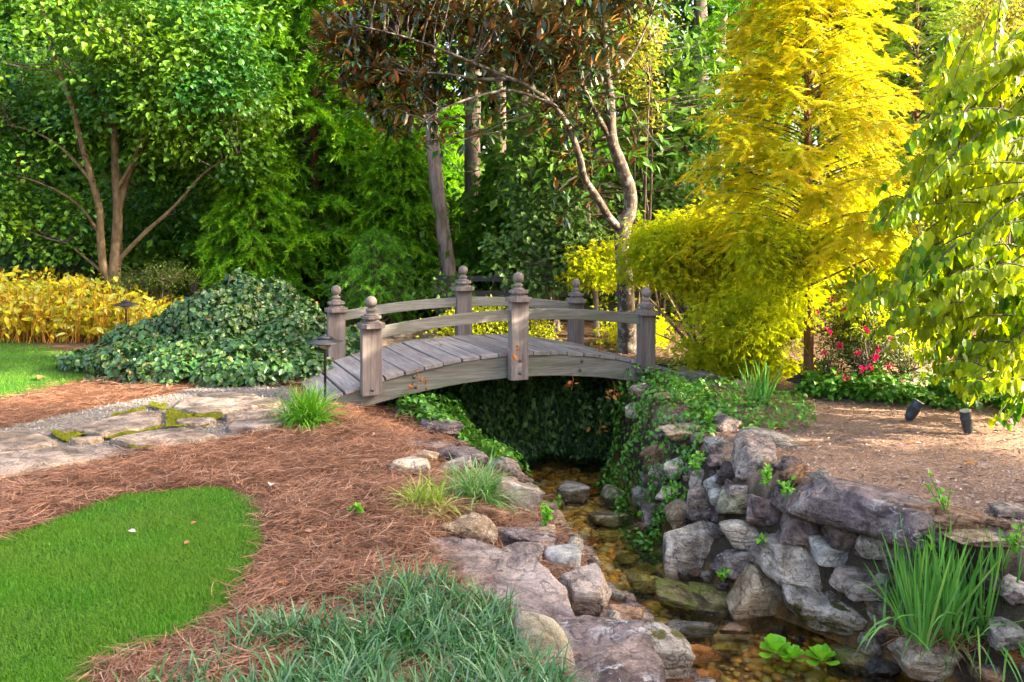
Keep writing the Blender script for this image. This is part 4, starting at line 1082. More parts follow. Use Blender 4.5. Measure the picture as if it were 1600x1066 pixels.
cover('ivy', 'green creeper on the right bank between the bridge post and the rubble', [(1.05, 7.5), (1.05, 8.0), (.95, 9.6), (1.3, 10.0), (2.1, 9.6), (2.2, 8.2), (1.8, 7.6), (1.55, 7.6), (1.25, 7.3)], 3900, IVYL, (.03, .055), .14)
cover('ivy', 'sparse weeds around the small iris fan', [(1.8, 8.2), (2.0, 9.6), (3.3, 9.2), (2.9, 7.9), (2.2, 7.7)], 900, IVYL, (.03, .055), .1)
# curtain of ivy hanging behind the bridge down to the water
mb = MB(); n = 17000
n = 26000; x = rng.uniform(-1.5, 2.0, n); zt = rng.uniform(-1.15, .02, n)
y = 10.5 + .25 * vnoise(x, zt, 0, 1.5) + (zt + 1.15) * .25 + rng.uniform(-.12, .08, n) + .08 * vnoise(x, zt, 2, 6)
y = y - .55 * (vnoise(x, zt * .4, 8, 2.2) + .25) - .5 * np.clip((x - .9), 0, 1) - .6 * np.clip((-.5 - x), 0, 1)
g_ = vnoise(x, zt * .5, 6, 2.6) > -.75; x, y, zt = x[g_], y[g_], zt[g_]; n = len(x)
P = np.stack([x, y, zt], 1)
scatter(mb, LEAF2, P, norm(np.array([0, -.3, -1.0]) + .7 * rdir(n)), norm(np.array([0, -1, .4]) + .6 * rdir(n)), rng.uniform(.03, .10, n), rng.uniform(.025, .075, n))
for q_ in range(34):
    xx = rng.uniform(-1.2, 1.5); z1_ = rng.uniform(-.35, 0); z0_ = z1_ - rng.uniform(.3, .8); yy = 9.85 + rng.uniform(0, .4)
    u_ = np.linspace(0, 1, 6); tube(mb, np.stack([xx + .06 * np.sin(u_ * 5 + q_), yy + .05 * np.cos(u_ * 4), z1_ + (z0_ - z1_) * u_], 1), .004, 4, r=1.0)
    k_ = 9; uu = rng.random((k_, 1)); scatter(mb, LEAF6, np.array([[xx, yy, z1_]]) + uu * np.array([[.02, 0, z0_ - z1_]]), norm(rdir(k_) + (0, 0, -.8)), norm(rdir(k_) + (0, -1, .3)), rng.uniform(.05, .09, k_), rng.uniform(.04, .07, k_), r=.95)
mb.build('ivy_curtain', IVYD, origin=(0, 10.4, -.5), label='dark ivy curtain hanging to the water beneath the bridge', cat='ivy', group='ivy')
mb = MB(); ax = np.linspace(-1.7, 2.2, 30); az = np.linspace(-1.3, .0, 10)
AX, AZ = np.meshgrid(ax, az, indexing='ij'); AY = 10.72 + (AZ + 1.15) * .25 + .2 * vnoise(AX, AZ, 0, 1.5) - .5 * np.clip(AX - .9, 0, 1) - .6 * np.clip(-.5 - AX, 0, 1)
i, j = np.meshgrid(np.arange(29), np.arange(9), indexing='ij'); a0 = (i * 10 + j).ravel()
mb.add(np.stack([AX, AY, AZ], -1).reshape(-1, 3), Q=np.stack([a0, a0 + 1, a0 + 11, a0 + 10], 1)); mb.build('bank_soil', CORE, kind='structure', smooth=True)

# ------------------------------------------------------------------ trees
BARKG = barkmat('bark_grey', (.03, .022, .017), (.11, .085, .065), (.22, .21, .18), .5)
BARKL = barkmat('bark_tan', (.07, .045, .025), (.2, .14, .08), la=0, vs=.5, sc=9)
BARKP = barkmat('bark_pine', (.12, .09, .08), (.32, .26, .24), vs=.2, sc=12)
BARKD = barkmat('bark_dark', (.045, .034, .028), (.15, .115, .10), vs=.2, sc=12)
BARKR = barkmat('bark_red', (.09, .04, .02), (.22, .11, .055), vs=.15, sc=16)

def ell_points(n, ells, shell=.45, gap=-.25, gs=.9):
    """points in a union of ellipsoids, thinner where noise opens gaps"""
    w = np.array([e_[3] * e_[4] * e_[5] for e_ in ells]) ** .8; w /= w.sum()
    out = []
    while len(out) < n:
        k = rng.choice(len(ells), size=n, p=w); E_ = np.array(ells)[k]
        p = E_[:, :3] + rdir(n) * (rng.random((n, 1)) ** shell) * E_[:, 3:6]
        g = vnoise(p[:, 0], p[:, 1], p[:, 2], gs) > gap
        out += list(p[g])
    return np.array(out[:n])

def leafy(name, label, cat, base, limbs, ells, nclump, perclump, spread, tm, LL, WW, mat, bark, gap=-.25, gs=.9, droop=.4, group=None, twig=True, upn=.6, clumpdir=False, shell=.45, flat=.6, ntw=400):
    """limbs: list of (points, radii); the first is the trunk"""
    base = np.asarray(base, float); t = empty(name, tuple(base), 0, label=label, cat=cat, group=group)
    mb = MB(); nodes = []
    for pts, rad in limbs:
        P_, R_ = smooth_line(pts, rad); tube(mb, P_ - base, R_, 10 if R_[0] > .06 else 6, bumpy=.05); nodes.append(P_)
    if limbs: mb.build('trunk', bark, t, smooth=True)
    C = ell_points(nclump, ells, shell, gap, gs)
    if twig and nodes:
        nd = np.concatenate([p_[len(p_) // 4:] for p_ in nodes]); mb = MB()
        for c in C[rng.random(len(C)) < min(1, ntw / len(C))]:
            d = np.linalg.norm(nd - c, axis=1); k = np.argmin(d + .6 * np.maximum(0, nd[:, 2] - c[2] + .2))
            a_ = nd[k]; mid = (a_ + c) / 2 + rng.normal(0, .06, 3) * d[k] + np.array([0, 0, -.05 * d[k]])
            r0 = .006 + .006 * d[k]
            tube(mb, np.array([a_, (a_ + mid) / 2 + rng.normal(0, .02, 3), mid, c]) - base, [r0 * 1.3, r0, r0 * .7, .003], 4)
        mb.build('branches', BARKD, t, smooth=True, kind='stuff')
    n = nclump * perclump
    cc = np.repeat(C, perclump, 0)
    off = rng.normal(0, 1, (n, 3)) * np.array([spread, spread, spread * flat])
    P = cc + off
    cr = np.repeat(rng.random(nclump), perclump) * .5 + rng.random(n) * .5
    ctr = np.average(np.array([e_[:3] for e_ in ells]), axis=0)
    if clumpdir:    # whorls: leaves radiate from the clump centre
        dirs = norm(rdir(n) + .5 * norm(cc - ctr) + np.array([0, 0, .2])); P = cc + dirs * spread * .3; A = dirs; Nn = norm(np.array([0, 0, 1.0]) + .35 * rdir(n))
    else:
        A = norm(norm(off) + .6 * rdir(n) + np.array([0, 0, -droop])); Nn = norm(np.array([0, 0, upn]) + .3 * norm(off) + .45 * rdir(n) + np.array([0, -.15, 0]))
    mb = MB(); scatter(mb, tm, P - base, A, Nn, rng.uniform(*LL, n), rng.uniform(*WW, n), r=cr)
    mb.build('crown', mat, t)
    return t
def el(px, py, Yc, rx, ry, dep):
    c = at(px, py, Yc); return (c[0], c[1], c[2], rx * Yc / F, dep, ry * Yc / F)
def line(pts, Y0, Y1=None):
    Y1 = Y0 if Y1 is None else Y1
    return [at(x, y, Y0 + (Y1 - Y0) * k / (len(pts) - 1)) for k, (x, y) in enumerate(pts)]

# 1 the forked tree, left
TEALG = leafmat('leaf_left', [(.012, .06, .009), (.02, .10, .012), (.035, .15, .014), (.018, .085, .022), (.08, .24, .012)], .35, .42, .4, big=(.7, (.17, .31, .008)))
Yt = 14.6
lb = [(line([(187, 522), (184, 480), (178, 443), (181, 400), (184, 340), (181, 270), (178, 190), (165, 90), (150, -40)], Yt), [.17, .13, .115, .10, .085, .07, .055, .04, .025]),
      (line([(180, 448), (163, 425), (157, 370), (155, 325), (143, 280), (125, 215), (112, 165), (88, 100), (68, 20), (50, -80)], Yt, Yt - .6), [.08, .07, .066, .06, .055, .05, .04, .03, .024, .016]),
      (line([(183, 335), (200, 275), (240, 195), (262, 140), (300, 60), (345, -50)], Yt, Yt + .5), [.07, .06, .05, .04, .03, .02]),
      (line([(184, 408), (225, 365), (270, 325), (320, 270), (370, 240)], Yt, Yt - .4), [.05, .04, .03, .02, .012]),
      (line([(160, 425), (130, 400), (105, 380)], Yt), [.035, .02, .01]),
      (line([(156, 365), (120, 318), (60, 285), (0, 270)], Yt, Yt - .3), [.035, .026, .016, .008]),
      (line([(145, 285), (100, 235), (50, 205), (-20, 190)], Yt - .3, Yt), [.035, .026, .016, .008]),
      (line([(181, 300), (215, 235), (225, 160), (215, 90)], Yt, Yt - .7), [.04, .03, .02, .01]),
      (line([(178, 200), (140, 140), (90, 90)], Yt, Yt - .8), [.05, .03, .015])]
leafy('forked_tree', 'broadleaf tree with a forked tan trunk above the yellow bed on the left', 'tree', at(187, 522, Yt), lb,
      [el(180, 60, Yt, 260, 190, 1.9), el(60, 250, Yt + .3, 110, 70, 1.0), el(20, 330, Yt, 80, 60, .8), el(330, 250, Yt, 70, 60, .9), el(40, 170, Yt, 170, 130, 1.7), el(300, 170, Yt, 150, 130, 1.5), el(215, 290, Yt + .9, 150, 70, .9), el(70, 330, Yt, 80, 70, 1.0), el(125, 390, Yt + .6, 60, 30, .5), el(270, 375, Yt + .4, 70, 35, .7), el(360, 90, Yt, 110, 110, 1.4)],
      1500, 20, .2, LEAF6, (.075, .13), (.065, .115), TEALG, BARKL, gap=-.12, gs=1.1, upn=.7, ntw=170, group='garden trees')

# 2 magnolia behind the bridge
MAG = leafmat('leaf_magnolia', [(.01, .026, .01), (.015, .04, .016), (.025, .055, .025)], .05, .22, .7, back=[(.11, .04, .014), (.24, .085, .02), (.05, .08, .02), (.36, .14, .03), (.08, .07, .02)])
Ym = 12.0
lb = [(line([(980, 580), (979, 500), (976, 430), (972, 385), (974, 352), (984, 330), (984, 298), (970, 258), (956, 215), (953, 150), (946, 100), (945, 50), (938, -20), (925, -110)], Ym), [.145, .13, .118, .112, .12, .10, .096, .09, .08, .068, .06, .05, .042, .034]),
      (line([(975, 362), (955, 345), (935, 312), (914, 280), (905, 245), (895, 215), (882, 188), (862, 162), (835, 142), (800, 124), (750, 124), (700, 116), (640, 112)], Ym, Ym - 1.2), [.07, .06, .055, .05, .048, .045, .04, .035, .03, .026, .02, .015, .01]),
      (line([(944, 66), (915, 45), (880, 25), (845, 8), (800, -20)], Ym, Ym - .6), [.05, .04, .03, .025, .02]),
      (line([(958, 225), (925, 165), (908, 125), (890, 70), (860, 10)], Ym, Ym - .5), [.045, .035, .03, .022, .015]),
      (line([(862, 162), (800, 142), (740, 152), (690, 172), (655, 195)], Ym - .8, Ym - 1.5), [.025, .02, .016, .012, .008]),
      (line([(800, 124), (720, 90), (640, 60), (560, 40)], Ym - 1, Ym - 1.6), [.026, .02, .014, .008]),
      (line([(946, 130), (985, 90), (1010, 40), (1030, -20)], Ym, Ym + .5), [.03, .02, .014, .008])]
leafy('magnolia', 'magnolia with mottled grey trunk and rust-backed leaves behind the bridge', 'tree', at(980, 580, Ym), lb,
      [el(740, 40, Ym - .7, 215, 105, 1.1), el(600, 50, Ym - .9, 95, 100, .9), el(640, 150, Ym - .9, 90, 50, .7), el(880, 90, Ym - .4, 90, 120, .9), el(720, 190, Ym - .8, 60, 30, .5), el(960, -20, Ym, 100, 60, .9),
       el(570, 90, Ym - .9, 70, 60, .6)],
      760, 11, .2, LEAF6, (.14, .23), (.055, .09), MAG, BARKG, gap=-.35, gs=1.2, clumpdir=True, ntw=160, group='garden trees')
# sparse lower whorls belong to the same tree
t = [o for o in bpy.data.objects if o.name == 'magnolia'][0]; base = np.array(t.location)
mb = MB(); tw = MB()
for px, py, dY in [(900, 150, 0), (930, 180, .2), (850, 180, -.3), (820, 215, -.3), (905, 275, .1), (890, 240, -.2), (925, 255, .1), (1000, 195, .2), (1018, 215, .2), (870, 300, -.2), (930, 310, 0), (990, 240, .2), (905, 205, -.3), (845, 200, -.3), (760, 205, -.8), (690, 230, -.9), (655, 225, -.9), (610, 205, -.9), (590, 175, -.8), (780, 180, -.6), (880, 335, .1), (915, 225, 0)]:
    c = at(px, py, Ym + dY); n = 11; d_ = norm(rdir(n) + np.array([0, 0, .1]))
    scatter(mb, LEAF6, c + d_ * .05 - base, d_, norm(np.array([0, 0, 1.0]) + .35 * rdir(n)), rng.uniform(.14, .21, n), rng.uniform(.05, .075, n))
    a_ = at(px + (960 - px) * .35, py - 25, Ym + dY * .7); tube(tw, np.array([a_, (a_ + c) / 2 + (0, 0, .03), c]) - base, [.012, .009, .005], 4)
mb.build('lower_leaves', MAG, t); tw.build('twigs', BARKD, t, kind='stuff')

# conifers ---------------------------------------------------------------
def conifer(name, label, base, H, R0, nb, mat, bark, z0=.1, rise=.25, plume=(.35, .6), npl=5, nn=46, nl=(.07, .13), nw=.012, flat=False, drp=.25, trunk_r=.12, group='conifers', power=.9, tipmix=0.0, curve=0.0, scatterz=.15, bt=1.0):
    base = np.asarray(base, float); t = empty(name, tuple(base), 0, label=label, cat='conifer', group=group)
    mb = MB(); k = 14; zs = np.linspace(0, H, k)
    tube(mb, np.stack([.04 * np.sin(zs * 1.3) * trunk_r * 5, np.zeros(k), zs], 1), np.linspace(trunk_r, .012, k), 9, bumpy=.06); mb.build('trunk', bark, t, smooth=True)
    bmb = MB(); lf = MB()
    PP, DD, LLn, rr, SS = [], [], [], [], []
    for q_ in range(nb):
        f = (q_ + rng.random()) / nb; z = H * (z0 + (1 - z0) * f ** .9); Rz = R0 * max(.04, 1 - f) ** power * rng.uniform(.72, 1.12)
        th = q_ * 2.399 + rng.normal(0, .3); out = np.array([math.cos(th), math.sin(th), 0])
        u = np.linspace(0, 1, 6)[:, None]
        br = np.array([0, 0, z]) + out * Rz * u + np.array([0, 0, 1.0]) * (rise * Rz * u - drp * Rz * u ** 2 + curve * Rz * u ** 3)
        tube(bmb, br, np.linspace((.008 + .012 * Rz) * bt, .003 * bt, 6), 4)
        m_ = max(3, int(npl * Rz / R0 * 2.2 + 2))
        for s_ in rng.uniform(.22, 1.0, m_):
            i0 = s_ * 5; a_ = int(min(4, i0)); p = br[a_] + (br[a_ + 1] - br[a_]) * (i0 - a_)
            sgn = rng.choice([-1, 1]); side = np.array([-out[1], out[0], 0]) * sgn
            pl = rng.uniform(*plume) * (.65 + .5 * (1 - s_)) * (.6 + .4 * min(1, Rz))
            d = norm(out * rng.uniform(.4, 1) + side * rng.uniform(.1, 1.1) + np.array([0, 0, rng.uniform(-.35, .35) if not flat else rng.uniform(-.15, .12) + scatterz * rng.uniform(-.4, .5)]))
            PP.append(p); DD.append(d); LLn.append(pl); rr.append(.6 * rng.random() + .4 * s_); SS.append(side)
    PP, DD, LLn, rr = np.array(PP), np.array(DD), np.array(LLn), np.array(rr); m_ = len(PP)
    u = np.tile(np.linspace(.05, 1, nn), (m_, 1)) + rng.uniform(-.02, .02, (m_, nn))
    P = PP[:, None] + DD[:, None] * (u * LLn[:, None])[..., None] + np.array([0, 0, -1.0]) * ((u ** 2) * LLn[:, None] * (.35 if flat else .45))[..., None]
    P = P.reshape(-1, 3); d = np.repeat(DD, nn, 0); n = len(P)
    if flat:
        hor = norm(np.cross(d, np.array([0, 0, 1.0]))) * np.where(np.arange(n) % 2, 1, -1)[:, None]
        A = norm(.55 * d + hor * rng.uniform(.5, 1.0, (n, 1)) + np.array([0, 0, -1.0]) * rng.uniform(.1, .7, (n, 1))); Nn = norm(np.array([0, -.4, .8]) + .5 * rdir(n))
    else:
        A = norm(d * .8 + .8 * rdir(n) + np.array([0, 0, -.25])); Nn = rdir(n)
    ll = rng.uniform(*nl, n) * (1.15 - .5 * u.reshape(-1))
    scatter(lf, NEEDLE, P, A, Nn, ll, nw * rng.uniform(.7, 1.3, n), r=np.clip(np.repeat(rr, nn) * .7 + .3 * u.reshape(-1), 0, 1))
    bmb.build('branches', BARKD, t, kind='stuff'); lf.build('needles', mat, t)
    print(name, n)
    return t
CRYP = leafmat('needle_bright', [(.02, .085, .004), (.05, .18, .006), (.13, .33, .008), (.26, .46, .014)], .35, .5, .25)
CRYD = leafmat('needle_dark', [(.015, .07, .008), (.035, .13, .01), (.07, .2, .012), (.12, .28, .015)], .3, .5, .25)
GOLD = leafmat('needle_gold', [(.15, .22, .006), (.27, .34, .007), (.42, .42, .008), (.52, .44, .009), (.56, .37, .010)], .5, .5, .15)
LIMEC = leafmat('needle_lime', [(.05, .12, .005), (.10, .2, .006), (.19, .29, .01), (.28, .35, .015)], .4, .5, .25)
SMALL = leafmat('needle_small', [(.05, .17, .015), (.10, .29, .02), (.2, .42, .04)], .35, .5, .25)
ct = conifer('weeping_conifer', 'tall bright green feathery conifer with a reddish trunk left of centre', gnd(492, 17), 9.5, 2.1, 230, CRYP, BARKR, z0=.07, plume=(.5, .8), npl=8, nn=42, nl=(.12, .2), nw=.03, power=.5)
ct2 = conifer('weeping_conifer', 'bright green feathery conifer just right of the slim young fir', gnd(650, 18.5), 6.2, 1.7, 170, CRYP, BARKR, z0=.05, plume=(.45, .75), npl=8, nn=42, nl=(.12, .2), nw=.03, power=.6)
def copy_tree(src, loc, rz, sc, label):
    r = src.copy(); COL.objects.link(r); r.location = tuple(loc); r.rotation_euler = (0, 0, rz); r.scale = (sc,) * 3; r['label'] = label
    for ch in list(src.children):
        c = ch.copy(); COL.objects.link(c); c.parent = r
    return r
def recolor(t, nm, mat):
    for c in t.children:
        if c.name.startswith(nm):
            c.data = c.data.copy(); c.data.materials[0] = mat
copy_tree(ct, gnd(385, 19), 1.3, 1.0, 'tall green conifer filling the space right of the forked tree')
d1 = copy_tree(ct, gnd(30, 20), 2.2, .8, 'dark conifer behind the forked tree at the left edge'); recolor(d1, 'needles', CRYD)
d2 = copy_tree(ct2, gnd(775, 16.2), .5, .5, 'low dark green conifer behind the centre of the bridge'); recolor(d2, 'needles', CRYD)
copy_tree(ct2, gnd(560, 20.5), 2.5, 1.05, 'green conifer half hidden behind the tallest feathery one')
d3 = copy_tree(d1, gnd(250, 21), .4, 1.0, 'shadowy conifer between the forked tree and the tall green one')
conifer('young_conifer', 'small fresh green cone-shaped conifer behind the left half of the bridge', gnd(588, 14.5) + np.array([0, 0, -.05]), 1.75, .95, 100, SMALL, BARKR, z0=.02, rise=.9, drp=.15, plume=(.2, .34), npl=5, nn=36, nl=(.05, .09), nw=.010, trunk_r=.04, power=.8)
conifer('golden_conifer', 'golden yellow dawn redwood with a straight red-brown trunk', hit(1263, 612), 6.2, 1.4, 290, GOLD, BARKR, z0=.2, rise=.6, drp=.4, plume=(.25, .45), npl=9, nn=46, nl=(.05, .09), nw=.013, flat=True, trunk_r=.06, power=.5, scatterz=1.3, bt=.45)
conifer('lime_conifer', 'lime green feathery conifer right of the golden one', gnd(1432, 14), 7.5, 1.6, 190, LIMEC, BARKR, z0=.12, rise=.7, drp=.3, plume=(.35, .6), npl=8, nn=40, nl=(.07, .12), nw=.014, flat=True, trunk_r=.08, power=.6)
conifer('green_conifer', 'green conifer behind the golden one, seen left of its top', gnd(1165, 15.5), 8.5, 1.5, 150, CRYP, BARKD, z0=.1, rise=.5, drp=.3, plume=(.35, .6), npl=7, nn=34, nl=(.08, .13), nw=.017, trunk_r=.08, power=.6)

# yellow maple mass to the right of the magnolia
YEL = leafmat('leaf_yellow', [(.22, .30, .01), (.38, .42, .012), (.52, .48, .016), (.3, .38, .02), (.58, .44, .02)], .5, .5, .2, big=(.9, (.34, .44, .015)))
def shrub(label, px, pyb, Yc, ells, nc, per, mat, name='shrub', cat='shrub', tm=LEAF2, LL=(.05, .09), WW=(.03, .05), spread=.13, bark=BARKL, stems=6, gap=-.3, **k):
    b_ = gnd(px, Yc); ctr = np.array([e_[:3] for e_ in ells]); lb_ = []
    for q_ in range(stems):
        c = ctr[q_ % len(ctr)] + rng.normal(0, .2, 3) * np.array([1, 1, .6])
        m1 = b_ + (c - b_) * .4 + rng.normal(0, .08, 3); m1[2] = b_[2] + (c[2] - b_[2]) * .5
        lb_.append(([b_ + rng.normal(0, .06, 3) * [1, 1, 0], m1, c], [.03, .02, .008]))
    return leafy(name, label, cat, b_, lb_, ells, nc, per, spread, tm, LL, WW, mat, bark, gap=gap, group=k.pop('group', 'shrubs'), gs=1.6, **k)
shrub('yellow lace-leaved maple shrub with many thin stems right of the magnolia', 1105, 590, 10.9,
      [el(1080, 420, 10.9, 120, 60, .8), el(1170, 460, 10.7, 130, 60, .8), el(1020, 410, 12.9, 80, 50, .5), el(1070, 490, 10.8, 90, 40, .6), el(950, 425, 12.9, 70, 40, .4), el(1085, 560, 10.4, 90, 34, .4), el(1180, 570, 10.2, 80, 30, .4), el(1000, 500, 12.6, 60, 50, .4), el(1150, 540, 10.6, 90, 26, .5), el(1200, 400, 10.9, 120, 45, .7), el(1290, 440, 9.1, 110, 60, .45), el(1330, 400, 9.2, 70, 40, .4), el(1130, 385, 10.8, 150, 40, .7), el(1250, 385, 9.1, 130, 40, .45), el(1200, 500, 9.6, 110, 50, .5), el(1310, 480, 9.5, 70, 50, .4), el(1060, 380, 10.8, 70, 35, .5), el(1370, 400, 10.4, 60, 60, .5), el(1350, 330, 10.8, 70, 40, .5), el(1180, 350, 11.2, 110, 30, .6), el(1380, 500, 10.6, 60, 60, .4)],
      2300, 18, YEL, spread=.15, tm=PALM, LL=(.06, .105), WW=(.065, .11), stems=22, gap=.0, flat=.6, upn=.4)
shrub('low sunny yellow shrub behind the middle of the bridge', 770, 540, 13.0, [el(735, 505, 13, 60, 32, .6), el(800, 500, 13.2, 50, 30, .5), el(845, 520, 13, 30, 20, .4), el(690, 520, 12.9, 40, 18, .4)], 330, 18, YEL, spread=.1, stems=5, LL=(.04, .07), WW=(.025, .04), bark=BARKD)
shrub('small yellow shrub beside the left end post', 545, 540, 12.6, [el(520, 545, 12.6, 36, 14, .3), el(548, 548, 12.4, 30, 12, .3)], 60, 14, YEL, spread=.07, stems=3, LL=(.04, .07), WW=(.025, .04))
# azalea
AZA = leafmat('leaf_azalea', [(.03, .06, .012), (.045, .09, .012), (.07, .11, .015), (.09, .05, .02)], .25, .4, .4)
az = shrub('dark azalea bush dotted with crimson pink flowers', 1345, 625, 9.5, [el(1345, 520, 9.5, 62, 60, .45), el(1320, 570, 9.4, 60, 40, .4), el(1395, 570, 9.4, 60, 40, .4), el(1375, 480, 9.6, 30, 30, .3)], 420, 16, AZA, spread=.07, LL=(.03, .055), WW=(.015, .026), stems=9, bark=BARKD)
PINK = leafmat('petal', [(.34, .008, .045), (.44, .02, .08), (.28, .006, .025)], .3, .5, .3)
ba = np.array(az.location)
for px, py in [(1300, 466), (1339, 553), (1370, 557), (1359, 575), (1363, 560), (1352, 516), (1296, 517), (1347, 577), (1362, 599), (1410, 598), (1288, 553), (1311, 538), (1322, 484), (1389, 572), (1320, 590), (1370, 545), (1277, 488), (1392, 530)]:
    c = at(px, py, 8.98 + rng.uniform(-.08, .1)); n = 14; A = norm(rdir(n) + np.array([0, -.9, .1])); mb = MB()
    scatter(mb, LEAF6, np.zeros((n, 3)) + rng.normal(0, .014, (n, 3)), A, norm(np.cross(A, rdir(n))), rng.uniform(.026, .042, n), rng.uniform(.022, .034, n))
    o = mb.build('flower', PINK, az); o.location = tuple(c - ba)
cover('ground_cover', 'green ground cover leaves at the foot of the azalea', [(3.2, 9.1), (3.3, 9.6), (6.3, 9.2), (6.4, 8.2), (5.4, 8.4), (4.4, 8.75)], 5200, IVYL, (.05, .08), .22, cat='ground cover')
# redbud / katsura with hanging heart leaves, right
KAT = leafmat('leaf_heart', [(.02, .08, .006), (.05, .16, .006), (.11, .25, .007), (.22, .35, .008), (.36, .44, .01)], .5, .42, .25, big=(1.1, (.34, .4, .008)))
kb = gnd(1690, 8.5); t = empty('redbud', tuple(kb), 0, label='redbud with drooping rows of large heart-shaped leaves at the right edge', cat='tree', group='garden trees')
mb = MB(); lf = MB()
P_, R_ = smooth_line([kb, kb + (-.1, 0, .9), kb + (-.05, -.05, 1.9), kb + (.1, 0, 3.2)], [.09, .07, .055, .03]); tube(mb, P_ - kb, R_, 9)
def kbranch(p0, p1, arch, nlv, hang=.0):
    p0, p1 = np.asarray(p0, float), np.asarray(p1, float); u = np.linspace(0, 1, 12)[:, None]
    B = p0 + (p1 - p0) * u + np.array([0, 0, 1.0]) * arch * 4 * u * (1 - u)
    tube(mb, B - kb, np.linspace(.009, .002, 12), 4)
    s_ = np.linspace(.12, 1, nlv); i0 = np.minimum(10, (s_ * 11).astype(int)); P = B[i0] + (B[np.minimum(11, i0 + 1)] - B[i0]) * (s_ * 11 - i0)[:, None]
    tan = norm(np.gradient(P, axis=0)); side = norm(np.cross(tan, np.array([0, 0, 1.0]))) * np.where(np.arange(nlv) % 2, 1, -1)[:, None]
    P = P + side * .025 + np.array([0, 0, -.02])
    A = norm(np.array([0, 0, -1.0]) + side * rng.uniform(.1, .5, (nlv, 1)) + .3 * tan + .35 * rdir(nlv))
    Nn = norm(side * .7 + np.array([0, -.6, .3]) * np.where(rng.random((nlv, 1)) < .7, 1, -1) + .9 * rdir(nlv))
    s2 = rng.uniform(.075, .17, nlv) * (1.05 - .4 * s_)
    scatter(lf, HEART, P - kb, A, Nn, s2, s2 * .78)
R = np.random.default_rng(17)
tips = [(1372, 368), (1378, 470), (1355, 488), (1395, 520), (1440, 560), (1460, 520), (1500, 580), (1540, 600), (1480, 470), (1400, 330), (1425, 290), (1440, 240), (1470, 200), (1500, 150), (1530, 120), (1560, 110), (1590, 95), (1450, 350), (1500, 400), (1550, 450), (1590, 500), (1560, 640), (1590, 600), (1480, 600), (1520, 625), (1520, 250), (1560, 300), (1590, 200), (1500, 330), (1450, 430)]
for px, py in tips:
    for r_ in range(5):
        Yk = R.uniform(7.2, 8.3); a = at(px + R.normal(0, 22) + 8, py + R.normal(0, 14) - 12, Yk)
        hz = min(a[2] + R.uniform(.1, .7), 3.6); st = at(1660 + R.uniform(-50, 60), 359 - (hz - CH) * F / 8.5, R.uniform(8.2, 8.9))
        st = a + np.array([R.uniform(.25, 1.1), R.uniform(-.3, .6), R.uniform(-.15, .95)])
        kbranch(st, a, R.uniform(.02, .12), int(24 + 10 * R.random()))
for _ in range(120):   # hanging sprays that fill the crown
    Yk = R.uniform(7.6, 8.7); a = at(R.uniform(1440, 1700), R.uniform(140, 600), Yk); kbranch(a + (R.uniform(-.2, .7), R.uniform(-.3, .3), R.uniform(.1, .9)), a, R.uniform(0, .2), 20)
mb.build('trunk', BARKD, t, smooth=True); lf.build('crown', KAT, t)

# yellow perennial bed on the left
t = empty('perennial_bed', tuple(gnd(120, 13.6)), 0, label='sunlit yellow perennials with orange stems below the forked tree', cat='flower bed'); b_ = np.array(t.location)
YB = leafmat('leaf_bed', [(.42, .4, .015), (.62, .54, .025), (.48, .34, .015), (.22, .3, .02), (.66, .6, .16)], .4, .5, .3)
OR = leafmat('stem_orange', [(.35, .14, .01), (.45, .2, .02), (.38, .25, .05)], .1, .6, .2)
n = 1100; px = rng.uniform(-60, 285, n); Yc = rng.uniform(12.9, 15.2, n); x = (px - 800) / F * Yc; z = terrain(x, Yc)
hh = rng.uniform(.5, 1.0, n) * np.interp(px, [-60, 120, 220, 285], [1.15, 1.05, .8, .5]) * 1.05
mb = MB(); D = norm(np.stack([rng.normal(0, .2, n), rng.normal(0, .2, n), np.ones(n)], 1)); P = np.stack([x, Yc, z], 1)
blades(mb, P - b_, D, hh, np.full(n, .018), rng.uniform(0, .05, n), 3); mb.build('stems', OR, t)
mb = MB(); k = 6; PT = np.repeat(P + D * (hh * .2)[:, None], k, 0) + np.repeat(D * hh[:, None], k, 0) * rng.uniform(.0, .8, (n * k, 1)) + rng.normal(0, .05, (n * k, 3))
m_ = n * k; A = norm(rdir(m_) + np.array([0, -.2, -.3])); s_ = rng.uniform(.07, .17, m_)
scatter(mb, LEAF6, PT - b_, A, norm(np.array([0, -.5, 1.0]) + .7 * rdir(m_)), s_, s_ * .5); mb.build('leaves', YB, t)
GSH = leafmat('leaf_greygreen', [(.04, .08, .04), (.06, .11, .06), (.09, .15, .08)], .2, .5, .3)
shrub('grey-green shrub behind the yellow bed, left of the forked trunk', 85, 420, 16.5, [el(80, 410, 16.5, 60, 22, .6), el(35, 420, 16.5, 40, 16, .5), el(120, 412, 16.5, 30, 16, .4)], 160, 18, GSH, spread=.12, bark=BARKD)
OLS = leafmat('leaf_olive', [(.04, .07, .006), (.07, .11, .008), (.11, .15, .01)], .3, .5, .3)
shrub('rounded olive green shrub between the forked tree and the ivy mound', 245, 470, 14.2, [el(245, 440, 14.2, 65, 32, .6), el(290, 450, 14.4, 40, 25, .5)], 260, 18, OLS, spread=.1, bark=BARKD, LL=(.03, .06), WW=(.015, .03))
MIDG = leafmat('leaf_mid', [(.016, .07, .008), (.03, .12, .012), (.06, .17, .018), (.09, .22, .02)], .35, .45, .3, big=(.6, (.12, .22, .02)))
copy_tree(ct2, gnd(395, 15.2), .9, .62, 'low fresh green conifer rising above the ivy mound')
copy_tree(ct2, gnd(622, 15.8), 3.9, .62, 'bright feathery conifer rising behind the middle of the far handrail')
copy_tree(ct2, gnd(560, 17), 1.9, .7, 'bright green low conifer behind the slim young fir')
